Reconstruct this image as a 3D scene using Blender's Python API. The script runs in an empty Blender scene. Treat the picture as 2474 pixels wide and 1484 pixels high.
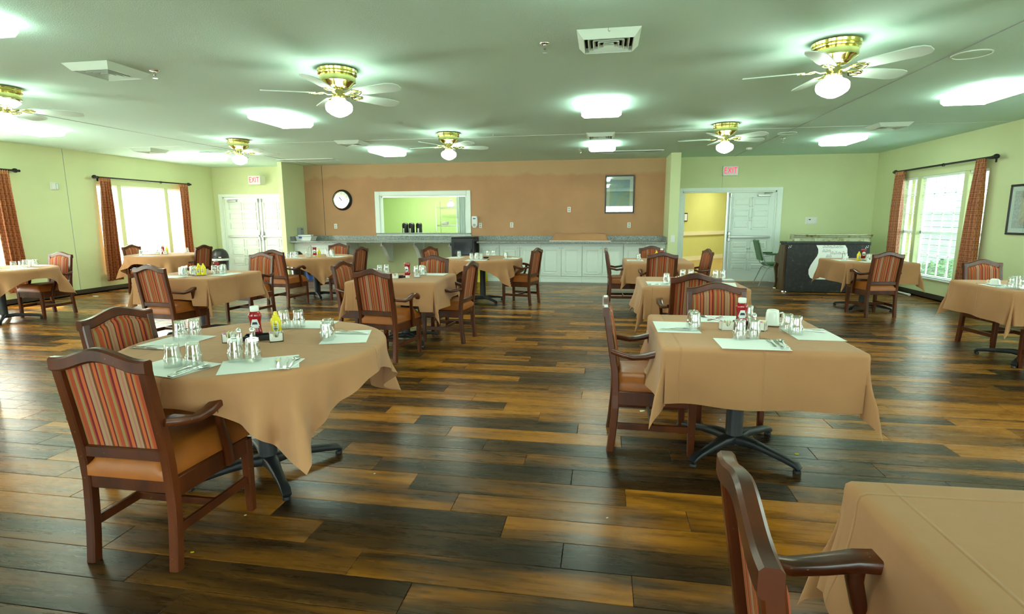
import bpy, math, random
from mathutils import Vector, Matrix
PI = math.pi; R = math.radians
rnd = random.Random(7)
SC = bpy.context.scene
COL = SC.collection

# ------------------------------------------------------------------ camera
cd = bpy.data.cameras.new('camera'); cam = bpy.data.objects.new('camera', cd); COL.objects.link(cam)
SC.camera = cam
cd.sensor_width = 36.0; cd.lens = 1308.65/2474*36.0; cd.clip_start = .02; cd.clip_end = 200
_p, _y, _r = R(9.3308), R(9.5489), R(-.2654)
fw = Vector((-math.sin(_y)*math.cos(_p), math.cos(_y)*math.cos(_p), -math.sin(_p)))
r0 = Vector((math.cos(_y), math.sin(_y), 0)); u0 = r0.cross(fw)
rr = math.cos(_r)*r0 + math.sin(_r)*u0; uu = -math.sin(_r)*r0 + math.cos(_r)*u0
M = Matrix((rr, uu, -fw)).transposed().to_4x4(); M.translation = (0, 0, 1.4318)
cam.matrix_world = M

# ------------------------------------------------------------------ world, exposure
W = bpy.data.worlds.new('world'); SC.world = W; W.use_nodes = True
_bg = W.node_tree.nodes['Background']
_bg.inputs[0].default_value = (.80, 1.0, .97, 1); _bg.inputs[1].default_value = 7.0
sl_ = bpy.data.lights.new('sun', 'SUN'); sl_.energy = 60.0; sl_.angle = R(.6); sl_.color = (1.0, .97, .90)
sun = bpy.data.objects.new('sun', sl_); COL.objects.link(sun); sun.rotation_euler = Vector((.93, .10, -.33)).to_track_quat('-Z', 'Y').to_euler()
SC.view_settings.view_transform = 'Standard'; SC.view_settings.look = 'None'
SC.view_settings.exposure = 0.92; SC.view_settings.gamma = 1.0; SC.view_settings.use_curve_mapping = False
SC.cycles.use_denoising = True
SC.cycles.max_bounces = 8; SC.cycles.diffuse_bounces = 4; SC.cycles.glossy_bounces = 4
SC.cycles.transmission_bounces = 6; SC.cycles.transparent_max_bounces = 24
SC.cycles.caustics_reflective = False; SC.cycles.caustics_refractive = False
SC.cycles.sample_clamp_indirect = 6.0
PANEL_E = 9.5; GLOBE_E = 24.0
LAMP = (.76, 1.0, .84)

# ------------------------------------------------------------------ materials
def lin(r, g, b):
    f = lambda c: (c/255/12.92) if c/255 <= .04045 else ((c/255+.055)/1.055)**2.4
    return (f(r), f(g), f(b), 1)
def newmat(name):
    m = bpy.data.materials.new(name); m.use_nodes = True
    return m, m.node_tree.nodes, m.node_tree.links, m.node_tree.nodes['Principled BSDF']
def add_bump(m, scale=40, strength=.15, detail=3, dist=.01, stretch=None):
    n, l = m.node_tree.nodes, m.node_tree.links; b = n['Principled BSDF']
    tc = n.new('ShaderNodeTexCoord'); no = n.new('ShaderNodeTexNoise'); bu = n.new('ShaderNodeBump')
    no.inputs['Scale'].default_value = scale; no.inputs['Detail'].default_value = detail
    bu.inputs['Strength'].default_value = strength; bu.inputs['Distance'].default_value = dist
    src = tc.outputs['Object']
    if stretch:
        mp = n.new('ShaderNodeMapping'); mp.inputs['Scale'].default_value = stretch
        l.new(src, mp.inputs[0]); src = mp.outputs[0]
    l.new(src, no.inputs['Vector']); l.new(no.outputs[0], bu.inputs['Height']); l.new(bu.outputs[0], b.inputs['Normal'])
    return m
def mat(name, c, rough=.5, metal=0, spec=.5, var=0, vscale=6, coat=0):
    m, n, l, b = newmat(name)
    c = tuple(c[:3]) + (1,)
    b.inputs['Base Color'].default_value = c; b.inputs['Roughness'].default_value = rough
    b.inputs['Metallic'].default_value = metal; b.inputs['Specular IOR Level'].default_value = spec
    b.inputs['Coat Weight'].default_value = coat
    if var:
        tc = n.new('ShaderNodeTexCoord'); no = n.new('ShaderNodeTexNoise'); rp = n.new('ShaderNodeValToRGB')
        no.inputs['Scale'].default_value = vscale; no.inputs['Detail'].default_value = 5
        rp.color_ramp.elements[0].position = .3; rp.color_ramp.elements[1].position = .7
        rp.color_ramp.elements[0].color = tuple(x*(1-var) for x in c[:3]) + (1,)
        rp.color_ramp.elements[1].color = tuple(min(1, x*(1+var)) for x in c[:3]) + (1,)
        l.new(tc.outputs['Object'], no.inputs['Vector']); l.new(no.outputs[0], rp.inputs[0]); l.new(rp.outputs[0], b.inputs['Base Color'])
    return m
def emat(name, c, e):
    m, n, l, b = newmat(name)
    b.inputs['Base Color'].default_value = (.8, .8, .8, 1)
    b.inputs['Emission Color'].default_value = tuple(c[:3]) + (1,); b.inputs['Emission Strength'].default_value = e
    return m
def ramp(n, stops, interp='LINEAR'):
    rp = n.new('ShaderNodeValToRGB'); cr = rp.color_ramp; cr.interpolation = interp
    while len(cr.elements) < len(stops): cr.elements.new(.5)
    for e, (p, c) in zip(cr.elements, stops): e.position = p; e.color = tuple(c[:3]) + (1,)
    return rp

MT = {}
MT['wall'] = add_bump(mat('wall_paint', (.68, .735, .43), .7, spec=.25, var=.03, vscale=1.2), 90, .08)
MT['ceiling'] = add_bump(mat('ceiling_paint', (.62, .86, .745), .85, spec=.1), 120, .25, 4)
MT['orange'] = add_bump(mat('terracotta_paint', (.52, .285, .15), .75, spec=.2, var=.09, vscale=1.6), 60, .08)
MT['white'] = mat('white_gloss_paint', (.84, .92, .86), .35, spec=.5)
MT['trim'] = mat('white_trim_paint', (.84, .92, .86), .4)
MT['base'] = mat('brown_vinyl_base', (.035, .025, .018), .45)
MT['kitchen'] = mat('kitchen_green_paint', (.58, .78, .32), .7, spec=.2)
MT['corridor'] = mat('corridor_yellow_paint', (.66, .64, .22), .7, spec=.2, var=.04, vscale=1)
MT['cream'] = mat('cream_trim_paint', (.86, .78, .50), .5)
MT['metal'] = mat('brushed_steel', (.62, .63, .62), .3, metal=1)
MT['chrome'] = mat('chrome', (.85, .86, .85), .12, metal=1)
MT['brass'] = mat('polished_brass', (.74, .66, .28), .16, metal=1)
MT['iron'] = add_bump(mat('black_cast_iron', (.018, .019, .021), .45), 150, .1)
MT['black'] = mat('black_plastic', (.012, .012, .013), .4)
MT['rod'] = mat('dark_rod_metal', (.016, .014, .014), .5, metal=.2)
MT['ceramic'] = mat('white_ceramic', (.84, .84, .78), .2, spec=.6)
MT['paper'] = mat('white_paper', (.88, .90, .86), .8, spec=.1)
MT['plastic'] = mat('white_plastic', (.82, .82, .78), .35)
MT['dark'] = mat('dark_gap_fill', (.01, .01, .01), .9)
MT['blade'] = mat('fan_blade_white', (.62, .78, .68), .4)
MT['exitred'] = emat('exit_lettering_red', (1.0, .03, .12), .7); MT['exitred'].node_tree.nodes['Principled BSDF'].inputs['Base Color'].default_value = (.5, .01, .05, 1)
MT['exitbox'] = mat('exit_housing', (.86, .86, .83), .4)
MT['ketchup'] = mat('ketchup_red', (.32, .004, .008), .15, spec=.7)
MT['mustard'] = mat('mustard_yellow', (.84, .68, .02), .25, spec=.6)
MT['labelw'] = mat('bottle_label', (.78, .80, .78), .5)
MT['print'] = mat('dark_print', (.03, .04, .05), .6)
MT['purple'] = mat('purple_binder', (.14, .10, .34), .4)
MT['blue'] = mat('blue_plastic', (.04, .12, .42), .4)
MT['yellow'] = mat('yellow_plastic', (.75, .60, .02), .4)
MT['pink'] = mat('pink_packet', (.75, .30, .48), .6)
MT['packet'] = mat('cream_packet', (.80, .74, .42), .6)
MT['vinyl'] = add_bump(mat('orange_brown_vinyl', (.36, .10, .015), .36, spec=.3, var=.1, vscale=9), 300, .05)
MT['green'] = mat('green_vinyl', (.05, .16, .05), .4)
MT['grayglass'] = mat('dark_glass', (.02, .03, .04), .08, spec=.8)
MT['gray'] = mat('gray_plastic', (.35, .38, .38), .4)
MT['leaf'] = mat('bush_leaves', (.05, .15, .035), .8, var=.4, vscale=14)
MT['grass'] = mat('lawn_grass', (.05, .11, .03), .9, var=.3, vscale=3)
MT['siding'] = mat('pale_siding', (.20, .25, .26), .7)
MT['bag'] = mat('clear_bag', (.66, .78, .78), .2)
MT['orangep'] = mat('orange_wrapper', (.9, .16, .02), .4)
MT['stickwood'] = mat('pale_stick_wood', (.62, .40, .12), .6)
MT['grille'] = mat('grille_gray', (.30, .36, .34), .5)
MT['mouse'] = mat('vent_white', (.68, .82, .72), .45)

def wood(name, c1, c2, rough=.3, scale=9, stretch=(1, 1, .12), chips=False):
    m, n, l, b = newmat(name)
    tc = n.new('ShaderNodeTexCoord'); mp = n.new('ShaderNodeMapping'); mp.inputs['Scale'].default_value = stretch
    no = n.new('ShaderNodeTexNoise'); no.inputs['Scale'].default_value = scale; no.inputs['Detail'].default_value = 6
    rp = ramp(n, [(.3, c1), (.7, c2)])
    l.new(tc.outputs['Object'], mp.inputs[0]); l.new(mp.outputs[0], no.inputs['Vector']); l.new(no.outputs[0], rp.inputs[0])
    out = rp.outputs[0]
    if chips:
        n2 = n.new('ShaderNodeTexNoise'); n2.inputs['Scale'].default_value = 60; n2.inputs['Detail'].default_value = 3
        r2 = ramp(n, [(.70, (0, 0, 0)), (.76, (.6, .6, .6))])
        mx = n.new('ShaderNodeMix'); mx.data_type = 'RGBA'; mx.inputs['B'].default_value = (.45, .30, .18, 1)
        l.new(tc.outputs['Object'], n2.inputs['Vector']); l.new(n2.outputs[0], r2.inputs[0]); l.new(r2.outputs[0], mx.inputs['Factor'])
        l.new(out, mx.inputs['A']); out = mx.outputs['Result']
    l.new(out, b.inputs['Base Color']); b.inputs['Roughness'].default_value = rough
    b.inputs['Specular IOR Level'].default_value = .4; b.inputs['Coat Weight'].default_value = .1; b.inputs['Coat Roughness'].default_value = .15
    return m
MT['wood'] = wood('cherry_stained_wood', (.040, .008, .002), (.13, .027, .006), .28, 8, (1, 1, .15), True)
MT['darkwood'] = wood('dark_table_wood', (.02, .01, .006), (.05, .02, .01), .4)
MT['pianowood'] = wood('piano_side_wood', (.06, .03, .012), (.16, .08, .03), .4)

def stripes():
    m, n, l, b = newmat('striped_upholstery')
    tc = n.new('ShaderNodeTexCoord'); sp = n.new('ShaderNodeSeparateXYZ'); l.new(tc.outputs['Object'], sp.inputs[0])
    a = n.new('ShaderNodeMath'); a.operation = 'MULTIPLY_ADD'; a.inputs[1].default_value = 1/.150; a.inputs[2].default_value = 20.08
    fr = n.new('ShaderNodeMath'); fr.operation = 'FRACT'
    l.new(sp.outputs[0], a.inputs[0]); l.new(a.outputs[0], fr.inputs[0])
    rust, maroon, orange, tan, pink, olive, brown = (.36, .065, .028), (.17, .020, .024), (.48, .11, .035), (.36, .22, .12), (.42, .14, .11), (.29, .19, .075), (.17, .05, .022)
    rp = ramp(n, [(0, rust), (.12, olive), (.21, rust), (.26, maroon), (.33, orange), (.43, maroon), (.48, tan), (.58, pink), (.63, tan),
                  (.70, brown), (.77, orange), (.86, maroon), (.91, olive), (.96, orange)], 'CONSTANT')
    l.new(fr.outputs[0], rp.inputs[0]); l.new(rp.outputs[0], b.inputs['Base Color'])
    b.inputs['Roughness'].default_value = .8; b.inputs['Specular IOR Level'].default_value = .15
    return m
MT['stripe'] = stripes()

def linen():
    m, n, l, b = newmat('tan_tablecloth')
    b.inputs['Roughness'].default_value = .85; b.inputs['Specular IOR Level'].default_value = .12
    b.inputs['Sheen Weight'].default_value = .15
    tc = n.new('ShaderNodeTexCoord'); no = n.new('ShaderNodeTexNoise'); no.inputs['Scale'].default_value = 2.2; no.inputs['Detail'].default_value = 4
    rp = ramp(n, [(.3, (.46, .225, .105)), (.7, (.53, .265, .128))])
    l.new(tc.outputs['Object'], no.inputs['Vector']); l.new(no.outputs[0], rp.inputs[0]); l.new(rp.outputs[0], b.inputs['Base Color'])
    # ironed fold lines (fine relief along the cloth's own UV)
    sp = n.new('ShaderNodeSeparateXYZ'); l.new(tc.outputs['UV'], sp.inputs[0]); tot = None
    for ax, offs in ((0, (.5, .245)), (1, (.5, .76))):
        for o in offs:
            s = n.new('ShaderNodeMath'); s.operation = 'SUBTRACT'; s.inputs[1].default_value = o
            ab = n.new('ShaderNodeMath'); ab.operation = 'ABSOLUTE'
            mr = n.new('ShaderNodeMapRange'); mr.inputs['From Min'].default_value = 0; mr.inputs['From Max'].default_value = .0045
            mr.inputs['To Min'].default_value = 1; mr.inputs['To Max'].default_value = 0; mr.interpolation_type = 'SMOOTHSTEP'
            l.new(sp.outputs[ax], s.inputs[0]); l.new(s.outputs[0], ab.inputs[0]); l.new(ab.outputs[0], mr.inputs[0])
            if tot is None: tot = mr.outputs[0]
            else:
                ad = n.new('ShaderNodeMath'); ad.operation = 'ADD'; l.new(tot, ad.inputs[0]); l.new(mr.outputs[0], ad.inputs[1]); tot = ad.outputs[0]
    n2 = n.new('ShaderNodeTexNoise'); n2.inputs['Scale'].default_value = 5; n2.inputs['Detail'].default_value = 3; l.new(tc.outputs['Object'], n2.inputs['Vector'])
    ad = n.new('ShaderNodeMath'); ad.operation = 'MULTIPLY_ADD'; ad.inputs[1].default_value = 2.2
    l.new(n2.outputs[0], ad.inputs[0]); l.new(tot, ad.inputs[2])
    bu = n.new('ShaderNodeBump'); bu.inputs['Strength'].default_value = .45; bu.inputs['Distance'].default_value = .008
    l.new(ad.outputs[0], bu.inputs['Height']); l.new(bu.outputs[0], b.inputs['Normal'])
    return m
MT['cloth'] = linen()

def planks():
    m, n, l, b = newmat('walnut_plank')
    at = n.new('ShaderNodeAttribute'); at.attribute_name = 'tone'
    ge = n.new('ShaderNodeNewGeometry')
    mp = n.new('ShaderNodeVectorMath'); mp.operation = 'MULTIPLY'; mp.inputs[1].default_value = (.55, 5.5, 1)
    l.new(ge.outputs['Position'], mp.inputs[0])
    of = n.new('ShaderNodeVectorMath'); of.operation = 'SCALE'; of.inputs['Scale'].default_value = 37.0
    l.new(at.outputs['Vector'], of.inputs[0])
    ad = n.new('ShaderNodeVectorMath'); ad.operation = 'ADD'; l.new(mp.outputs[0], ad.inputs[0]); l.new(of.outputs[0], ad.inputs[1])
    big = n.new('ShaderNodeTexNoise'); big.inputs['Scale'].default_value = 1.1; big.inputs['Detail'].default_value = 3; big.inputs['Distortion'].default_value = .6
    l.new(ad.outputs[0], big.inputs['Vector'])
    fine = n.new('ShaderNodeTexNoise'); fine.inputs['Scale'].default_value = 6; fine.inputs['Detail'].default_value = 7; fine.inputs['Roughness'].default_value = .7; fine.inputs['Distortion'].default_value = .4
    l.new(ad.outputs[0], fine.inputs['Vector'])
    m1 = n.new('ShaderNodeMath'); m1.operation = 'MULTIPLY_ADD'; m1.inputs[1].default_value = .9
    l.new(big.outputs[0], m1.inputs[0])
    m2 = n.new('ShaderNodeMath'); m2.operation = 'MULTIPLY_ADD'; m2.inputs[1].default_value = .24; m2.inputs[2].default_value = -.27
    sp = n.new('ShaderNodeSeparateXYZ'); l.new(at.outputs['Vector'], sp.inputs[0])
    m0 = n.new('ShaderNodeMath'); m0.operation = 'MULTIPLY'; m0.inputs[1].default_value = .36; l.new(sp.outputs[0], m0.inputs[0])
    l.new(fine.outputs[0], m2.inputs[0]); l.new(m2.outputs[0], m1.inputs[2])
    m3 = n.new('ShaderNodeMath'); m3.operation = 'ADD'; l.new(m1.outputs[0], m3.inputs[0]); l.new(m0.outputs[0], m3.inputs[1])
    rp = ramp(n, [(.26, (.024, .011, .004)), (.41, (.070, .029, .007)), (.53, (.20, .070, .007)), (.67, (.41, .148, .012)), (.85, (.42, .17, .03))])
    l.new(m3.outputs[0], rp.inputs[0]); l.new(rp.outputs[0], b.inputs['Base Color'])
    b.inputs['Specular IOR Level'].default_value = .30
    bu = n.new('ShaderNodeBump'); bu.inputs['Strength'].default_value = .06; bu.inputs['Distance'].default_value = .003
    l.new(fine.outputs[0], bu.inputs['Height']); l.new(bu.outputs[0], b.inputs['Normal'])
    rr_ = n.new('ShaderNodeMapRange'); rr_.inputs['To Min'].default_value = .2; rr_.inputs['To Max'].default_value = .36
    l.new(fine.outputs[0], rr_.inputs[0]); l.new(rr_.outputs[0], b.inputs['Roughness'])
    return m
MT['plank'] = planks()

def granite():
    m, n, l, b = newmat('gray_speckled_counter')
    tc = n.new('ShaderNodeTexCoord'); no = n.new('ShaderNodeTexNoise'); no.inputs['Scale'].default_value = 120; no.inputs['Detail'].default_value = 2
    rp = ramp(n, [(.38, (.10, .11, .10)), (.5, (.24, .26, .24)), (.62, (.42, .45, .42))])
    l.new(tc.outputs['Object'], no.inputs['Vector']); l.new(no.outputs[0], rp.inputs[0]); l.new(rp.outputs[0], b.inputs['Base Color'])
    b.inputs['Roughness'].default_value = .22
    return m
MT['granite'] = granite()

def glassy(name, tint=(.93, .97, .95), base=.06, rough=.03):
    m = bpy.data.materials.new(name); m.use_nodes = True; n, l = m.node_tree.nodes, m.node_tree.links
    n.clear(); o = n.new('ShaderNodeOutputMaterial'); t = n.new('ShaderNodeBsdfTransparent'); g = n.new('ShaderNodeBsdfGlossy'); x = n.new('ShaderNodeMixShader')
    t.inputs[0].default_value = tint + (1,); g.inputs['Roughness'].default_value = rough; g.inputs['Color'].default_value = (1, 1, 1, 1)
    lw = n.new('ShaderNodeLayerWeight'); lw.inputs[0].default_value = .5
    pw = n.new('ShaderNodeMath'); pw.operation = 'POWER'; pw.inputs[1].default_value = 2.2
    mr = n.new('ShaderNodeMapRange'); mr.inputs['To Min'].default_value = base; mr.inputs['To Max'].default_value = .75
    l.new(lw.outputs['Facing'], pw.inputs[0]); l.new(pw.outputs[0], mr.inputs[0]); l.new(mr.outputs[0], x.inputs[0])
    l.new(t.outputs[0], x.inputs[1]); l.new(g.outputs[0], x.inputs[2]); l.new(x.outputs[0], o.inputs[0])
    return m
MT['tumbler'] = glassy('tumbler_glass', (.945, .965, .955), .17, .06)
MT['pane'] = glassy('window_glass', (.96, .98, .97), .04, .01)

def slat_mat(name, tr):
    m = bpy.data.materials.new(name); m.use_nodes = True; n, l = m.node_tree.nodes, m.node_tree.links
    n.clear(); o = n.new('ShaderNodeOutputMaterial'); d = n.new('ShaderNodeBsdfDiffuse'); t = n.new('ShaderNodeBsdfTranslucent'); x = n.new('ShaderNodeMixShader')
    d.inputs[0].default_value = (.85, .85, .82, 1); t.inputs[0].default_value = (.85, .85, .82, 1); x.inputs[0].default_value = tr
    l.new(d.outputs[0], x.inputs[1]); l.new(t.outputs[0], x.inputs[2]); l.new(x.outputs[0], o.inputs[0])
    return m
MT['glaze'] = glassy('picture_glazing', (.95, .97, .96), .16, .01)
MT['slat'] = slat_mat('blind_slat', .45); MT['slat_open'] = slat_mat('blind_slat_open', .12)

def curtain_mat():
    m, n, l, b = newmat('rust_curtain_fabric')
    tc = n.new('ShaderNodeTexCoord'); out = None
    def brick(scale, w, h, ms, off):
        mp = n.new('ShaderNodeMapping'); mp.inputs['Location'].default_value = off
        br = n.new('ShaderNodeTexBrick'); br.inputs['Scale'].default_value = scale; br.inputs['Mortar Size'].default_value = ms
        br.inputs['Brick Width'].default_value = w; br.inputs['Row Height'].default_value = h; br.offset = .37
        br.inputs['Color1'].default_value = br.inputs['Color2'].default_value = (0, 0, 0, 1); br.inputs['Mortar'].default_value = (1, 1, 1, 1)
        l.new(tc.outputs['UV'], mp.inputs[0]); l.new(mp.outputs[0], br.inputs['Vector']); return br.outputs['Color']
    a = brick(22, .9, 1.1, .045, (0, 0, 0)); c = brick(22, 1.7, .7, .045, (.03, .017, 0))
    mx = n.new('ShaderNodeMix'); mx.data_type = 'RGBA'; mx.blend_type = 'LIGHTEN'; mx.inputs['Factor'].default_value = 1
    l.new(a, mx.inputs['A']); l.new(c, mx.inputs['B'])
    m2 = n.new('ShaderNodeMix'); m2.data_type = 'RGBA'; m2.inputs['A'].default_value = (.30, .062, .012, 1); m2.inputs['B'].default_value = (.60, .25, .085, 1)
    l.new(mx.outputs['Result'], m2.inputs['Factor']); l.new(m2.outputs['Result'], b.inputs['Base Color'])
    b.inputs['Roughness'].default_value = .5; b.inputs['Sheen Weight'].default_value = .3
    return m
MT['curtain'] = curtain_mat()

def patched_orange():
    m = MT['orange']; n, l = m.node_tree.nodes, m.node_tree.links; b = n['Principled BSDF']; src = b.inputs['Base Color'].links[0].from_socket
    tc = n.new('ShaderNodeTexCoord'); sp = n.new('ShaderNodeSeparateXYZ'); l.new(tc.outputs['Object'], sp.inputs[0])
    no = n.new('ShaderNodeTexNoise'); no.inputs['Scale'].default_value = 2.5; no.inputs['Detail'].default_value = 6; l.new(tc.outputs['Object'], no.inputs['Vector'])
    a = n.new('ShaderNodeMath'); a.operation = 'MULTIPLY_ADD'; a.inputs[1].default_value = .30; l.new(no.outputs[0], a.inputs[0]); l.new(sp.outputs[2], a.inputs[2])
    mr = n.new('ShaderNodeMapRange'); mr.inputs['From Min'].default_value = 2.54; mr.inputs['From Max'].default_value = 2.60; mr.inputs['To Max'].default_value = .55; l.new(a.outputs[0], mr.inputs[0])
    mx = n.new('ShaderNodeMix'); mx.data_type = 'RGBA'; mx.inputs['B'].default_value = (.55, .40, .22, 1); l.new(mr.outputs[0], mx.inputs['Factor']); l.new(src, mx.inputs['A']); l.new(mx.outputs['Result'], b.inputs['Base Color'])
patched_orange()
def distressed():
    m, n, l, b = newmat('distressed_cream_paint')
    tc = n.new('ShaderNodeTexCoord'); no = n.new('ShaderNodeTexNoise'); no.inputs['Scale'].default_value = 9; no.inputs['Detail'].default_value = 8
    rp = ramp(n, [(.30, (.12, .09, .03)), (.37, (.45, .42, .18)), (.48, (.62, .66, .44))])
    l.new(tc.outputs['Object'], no.inputs['Vector']); l.new(no.outputs[0], rp.inputs[0]); l.new(rp.outputs[0], b.inputs['Base Color'])
    b.inputs['Roughness'].default_value = .6
    return m
MT['mantel'] = distressed()
def pianoback():
    m, n, l, b = newmat('worn_black_paint')
    tc = n.new('ShaderNodeTexCoord'); no = n.new('ShaderNodeTexNoise'); no.inputs['Scale'].default_value = 14; no.inputs['Detail'].default_value = 9
    rp = ramp(n, [(.5, (.016, .016, .017)), (.68, (.035, .036, .036)), (.76, (.16, .17, .16))])
    l.new(tc.outputs['Object'], no.inputs['Vector']); l.new(no.outputs[0], rp.inputs[0]); l.new(rp.outputs[0], b.inputs['Base Color'])
    b.inputs['Roughness'].default_value = .5
    return m
MT['pblack'] = pianoback()
def painting(name, stops, scale, dist=2.0):
    m, n, l, b = newmat(name)
    tc = n.new('ShaderNodeTexCoord'); no = n.new('ShaderNodeTexNoise'); no.inputs['Scale'].default_value = scale; no.inputs['Distortion'].default_value = dist; no.inputs['Detail'].default_value = 3
    rp = ramp(n, stops); l.new(tc.outputs['Object'], no.inputs['Vector']); l.new(no.outputs[0], rp.inputs[0]); l.new(rp.outputs[0], b.inputs['Base Color'])
    b.inputs['Roughness'].default_value = .12
    return m
MT['art_a'] = painting('abstract_blue_print', [(.35, (.16, .36, .40)), (.45, (.22, .40, .62)), (.55, (.26, .44, .36)), (.65, (.42, .40, .30))], 3.2)
MT['art_b'] = painting('ornate_gray_print', [(.42, (.10, .10, .10)), (.5, (.30, .30, .28)), (.6, (.55, .55, .50))], 38)
MT['art_c'] = painting('warm_still_print', [(.4, (.30, .05, .03)), (.5, (.55, .30, .08)), (.62, (.60, .50, .14))], 4)
MT['mat_board'] = mat('picture_mount', (.74, .80, .74), .3)
MT['frame'] = mat('dark_picture_frame', (.02, .012, .018), .3)

# ------------------------------------------------------------------ builders
def tag(o, label=None, cat=None, group=None, kind=None):
    if label: o['label'] = label
    if cat: o['category'] = cat
    if group: o['group'] = group
    if kind: o['kind'] = kind
    return o
def thing(name, loc, label, cat, rz=0, group=None):
    o = bpy.data.objects.new(name, None); COL.objects.link(o); o.empty_display_size = .05
    o.location = loc; o.rotation_euler = (0, 0, rz)
    return tag(o, label, cat, group)
def children(o): return [c for c in bpy.data.objects if c.parent == o]
KIDS = {}
def link(o, parent=None):
    COL.objects.link(o)
    if parent is not None:
        o.parent = parent; KIDS.setdefault(parent.name, []).append(o)
    return o
def dup(o, parent=None, loc=None, rz=None, label=None, group=None):
    c = o.copy(); link(c, parent)
    for ch in KIDS.get(o.name, []): dup(ch, c)
    if loc is not None: c.location = loc
    if rz is not None: c.rotation_euler = (0, 0, rz)
    if label: c['label'] = label
    if group: c['group'] = group
    return c

class MB:
    def __init__(s): s.v = []; s.f = []; s.tone = None
    def add(s, vs, fs):
        b = len(s.v); s.v += [tuple(p) for p in vs]; s.f += [tuple(i+b for i in f) for f in fs]; return s
    def box(s, x0, x1, y0, y1, z0, z1):
        return s.add([(x0, y0, z0), (x1, y0, z0), (x1, y1, z0), (x0, y1, z0), (x0, y0, z1), (x1, y0, z1), (x1, y1, z1), (x0, y1, z1)],
                     [(0, 3, 2, 1), (4, 5, 6, 7), (0, 1, 5, 4), (1, 2, 6, 5), (2, 3, 7, 6), (3, 0, 4, 7)])
    def cbox(s, x0, x1, y0, y1, z0, z1, c=.004):
        """box with chamfered edges"""
        xs, ys, zs = (x0, x1), (y0, y1), (z0, z1); vs = []; idx = {}
        for i in (0, 1):
            for j in (0, 1):
                for k in (0, 1):
                    X, Y, Z = xs[i], ys[j], zs[k]; dx, dy, dz = (c if i == 0 else -c), (c if j == 0 else -c), (c if k == 0 else -c)
                    for a, p in enumerate(((X, Y+dy, Z+dz), (X+dx, Y, Z+dz), (X+dx, Y+dy, Z))): idx[(i, j, k, a)] = len(vs); vs.append(p)
        I = lambda i, j, k, a: idx[(i, j, k, a)]
        fs = [(I(0, 0, 0, 0), I(0, 0, 1, 0), I(0, 1, 1, 0), I(0, 1, 0, 0)), (I(1, 0, 0, 0), I(1, 1, 0, 0), I(1, 1, 1, 0), I(1, 0, 1, 0)),
              (I(0, 0, 0, 1), I(1, 0, 0, 1), I(1, 0, 1, 1), I(0, 0, 1, 1)), (I(0, 1, 0, 1), I(0, 1, 1, 1), I(1, 1, 1, 1), I(1, 1, 0, 1)),
              (I(0, 0, 0, 2), I(0, 1, 0, 2), I(1, 1, 0, 2), I(1, 0, 0, 2)), (I(0, 0, 1, 2), I(1, 0, 1, 2), I(1, 1, 1, 2), I(0, 1, 1, 2))]
        for j in (0, 1):
            for k in (0, 1): fs.append((I(0, j, k, 1), I(1, j, k, 1), I(1, j, k, 2), I(0, j, k, 2)))
        for i in (0, 1):
            for k in (0, 1): fs.append((I(i, 0, k, 0), I(i, 1, k, 0), I(i, 1, k, 2), I(i, 0, k, 2)))
        for i in (0, 1):
            for j in (0, 1): fs.append((I(i, j, 0, 0), I(i, j, 1, 0), I(i, j, 1, 1), I(i, j, 0, 1)))
        for i in (0, 1):
            for j in (0, 1):
                for k in (0, 1): fs.append((I(i, j, k, 0), I(i, j, k, 1), I(i, j, k, 2)))
        return s.add(vs, fs)
    def lathe(s, prof, n=24, c=(0, 0, 0), flute=None, axis='z', cap=True):
        vs = []; fs = []
        for k, (r, z) in enumerate(prof):
            for i in range(n):
                a = 2*PI*i/n; q = r
                if flute and flute[0] <= z <= flute[1]: q = r*(1 - flute[2]*(i % 2))
                p = (q*math.cos(a), q*math.sin(a), z)
                if axis == 'y': p = (p[0], p[2], p[1])
                if axis == 'x': p = (p[2], p[0], p[1])
                vs.append((p[0]+c[0], p[1]+c[1], p[2]+c[2]))
        for k in range(len(prof)-1):
            for i in range(n):
                j = (i+1) % n; fs.append((k*n+i, k*n+j, (k+1)*n+j, (k+1)*n+i))
        if cap:
            if prof[0][0] > 1e-5: fs.append(tuple(range(n))[::-1])
            if prof[-1][0] > 1e-5: fs.append(tuple((len(prof)-1)*n+i for i in range(n)))
        return s.add(vs, fs)
    def tube(s, pts, r, n=10):
        return s.sweep(pts, [(2*(r[i] if isinstance(r, (list, tuple)) else r),)*2 for i in range(len(pts))], None, n)
    def sweep(s, pts, wh, side=None, n=8, ch=.28):
        """sweep a rounded section along pts; wh = (width along side, height) per point"""
        P = [Vector(p) for p in pts]; vs = []; fs = []; N = len(P)
        if not isinstance(wh, list): wh = [wh]*N
        prev = None
        for i in range(N):
            t = (P[min(i+1, N-1)] - P[max(i-1, 0)]).normalized()
            if side is not None: sd = Vector(side); sd = (sd - t*sd.dot(t)).normalized()
            else:
                if prev is None: ref = Vector((0, 0, 1)) if abs(t.z) < .9 else Vector((1, 0, 0)); sd = t.cross(ref).normalized()
                else: sd = (prev - t*prev.dot(t)).normalized()
            prev = sd; up = t.cross(sd).normalized(); w, h = wh[i][0]/2, wh[i][1]/2
            if side is not None:
                c = min(w, h)*ch*2*.5
                sec = [(-w, -h+c), (-w+c, -h), (w-c, -h), (w, -h+c), (w, h-c), (w-c, h), (-w+c, h), (-w, h-c)]
            else: sec = [(w*math.cos(2*PI*k/n), h*math.sin(2*PI*k/n)) for k in range(n)]
            for a, b in sec: vs.append(P[i] + sd*a + up*b)
        m = len(vs)//N
        for i in range(N-1):
            for k in range(m): j = (k+1) % m; fs.append((i*m+k, i*m+j, (i+1)*m+j, (i+1)*m+k))
        fs.append(tuple(range(m))[::-1]); fs.append(tuple((N-1)*m+k for k in range(m)))
        return s.add(vs, fs)
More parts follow.
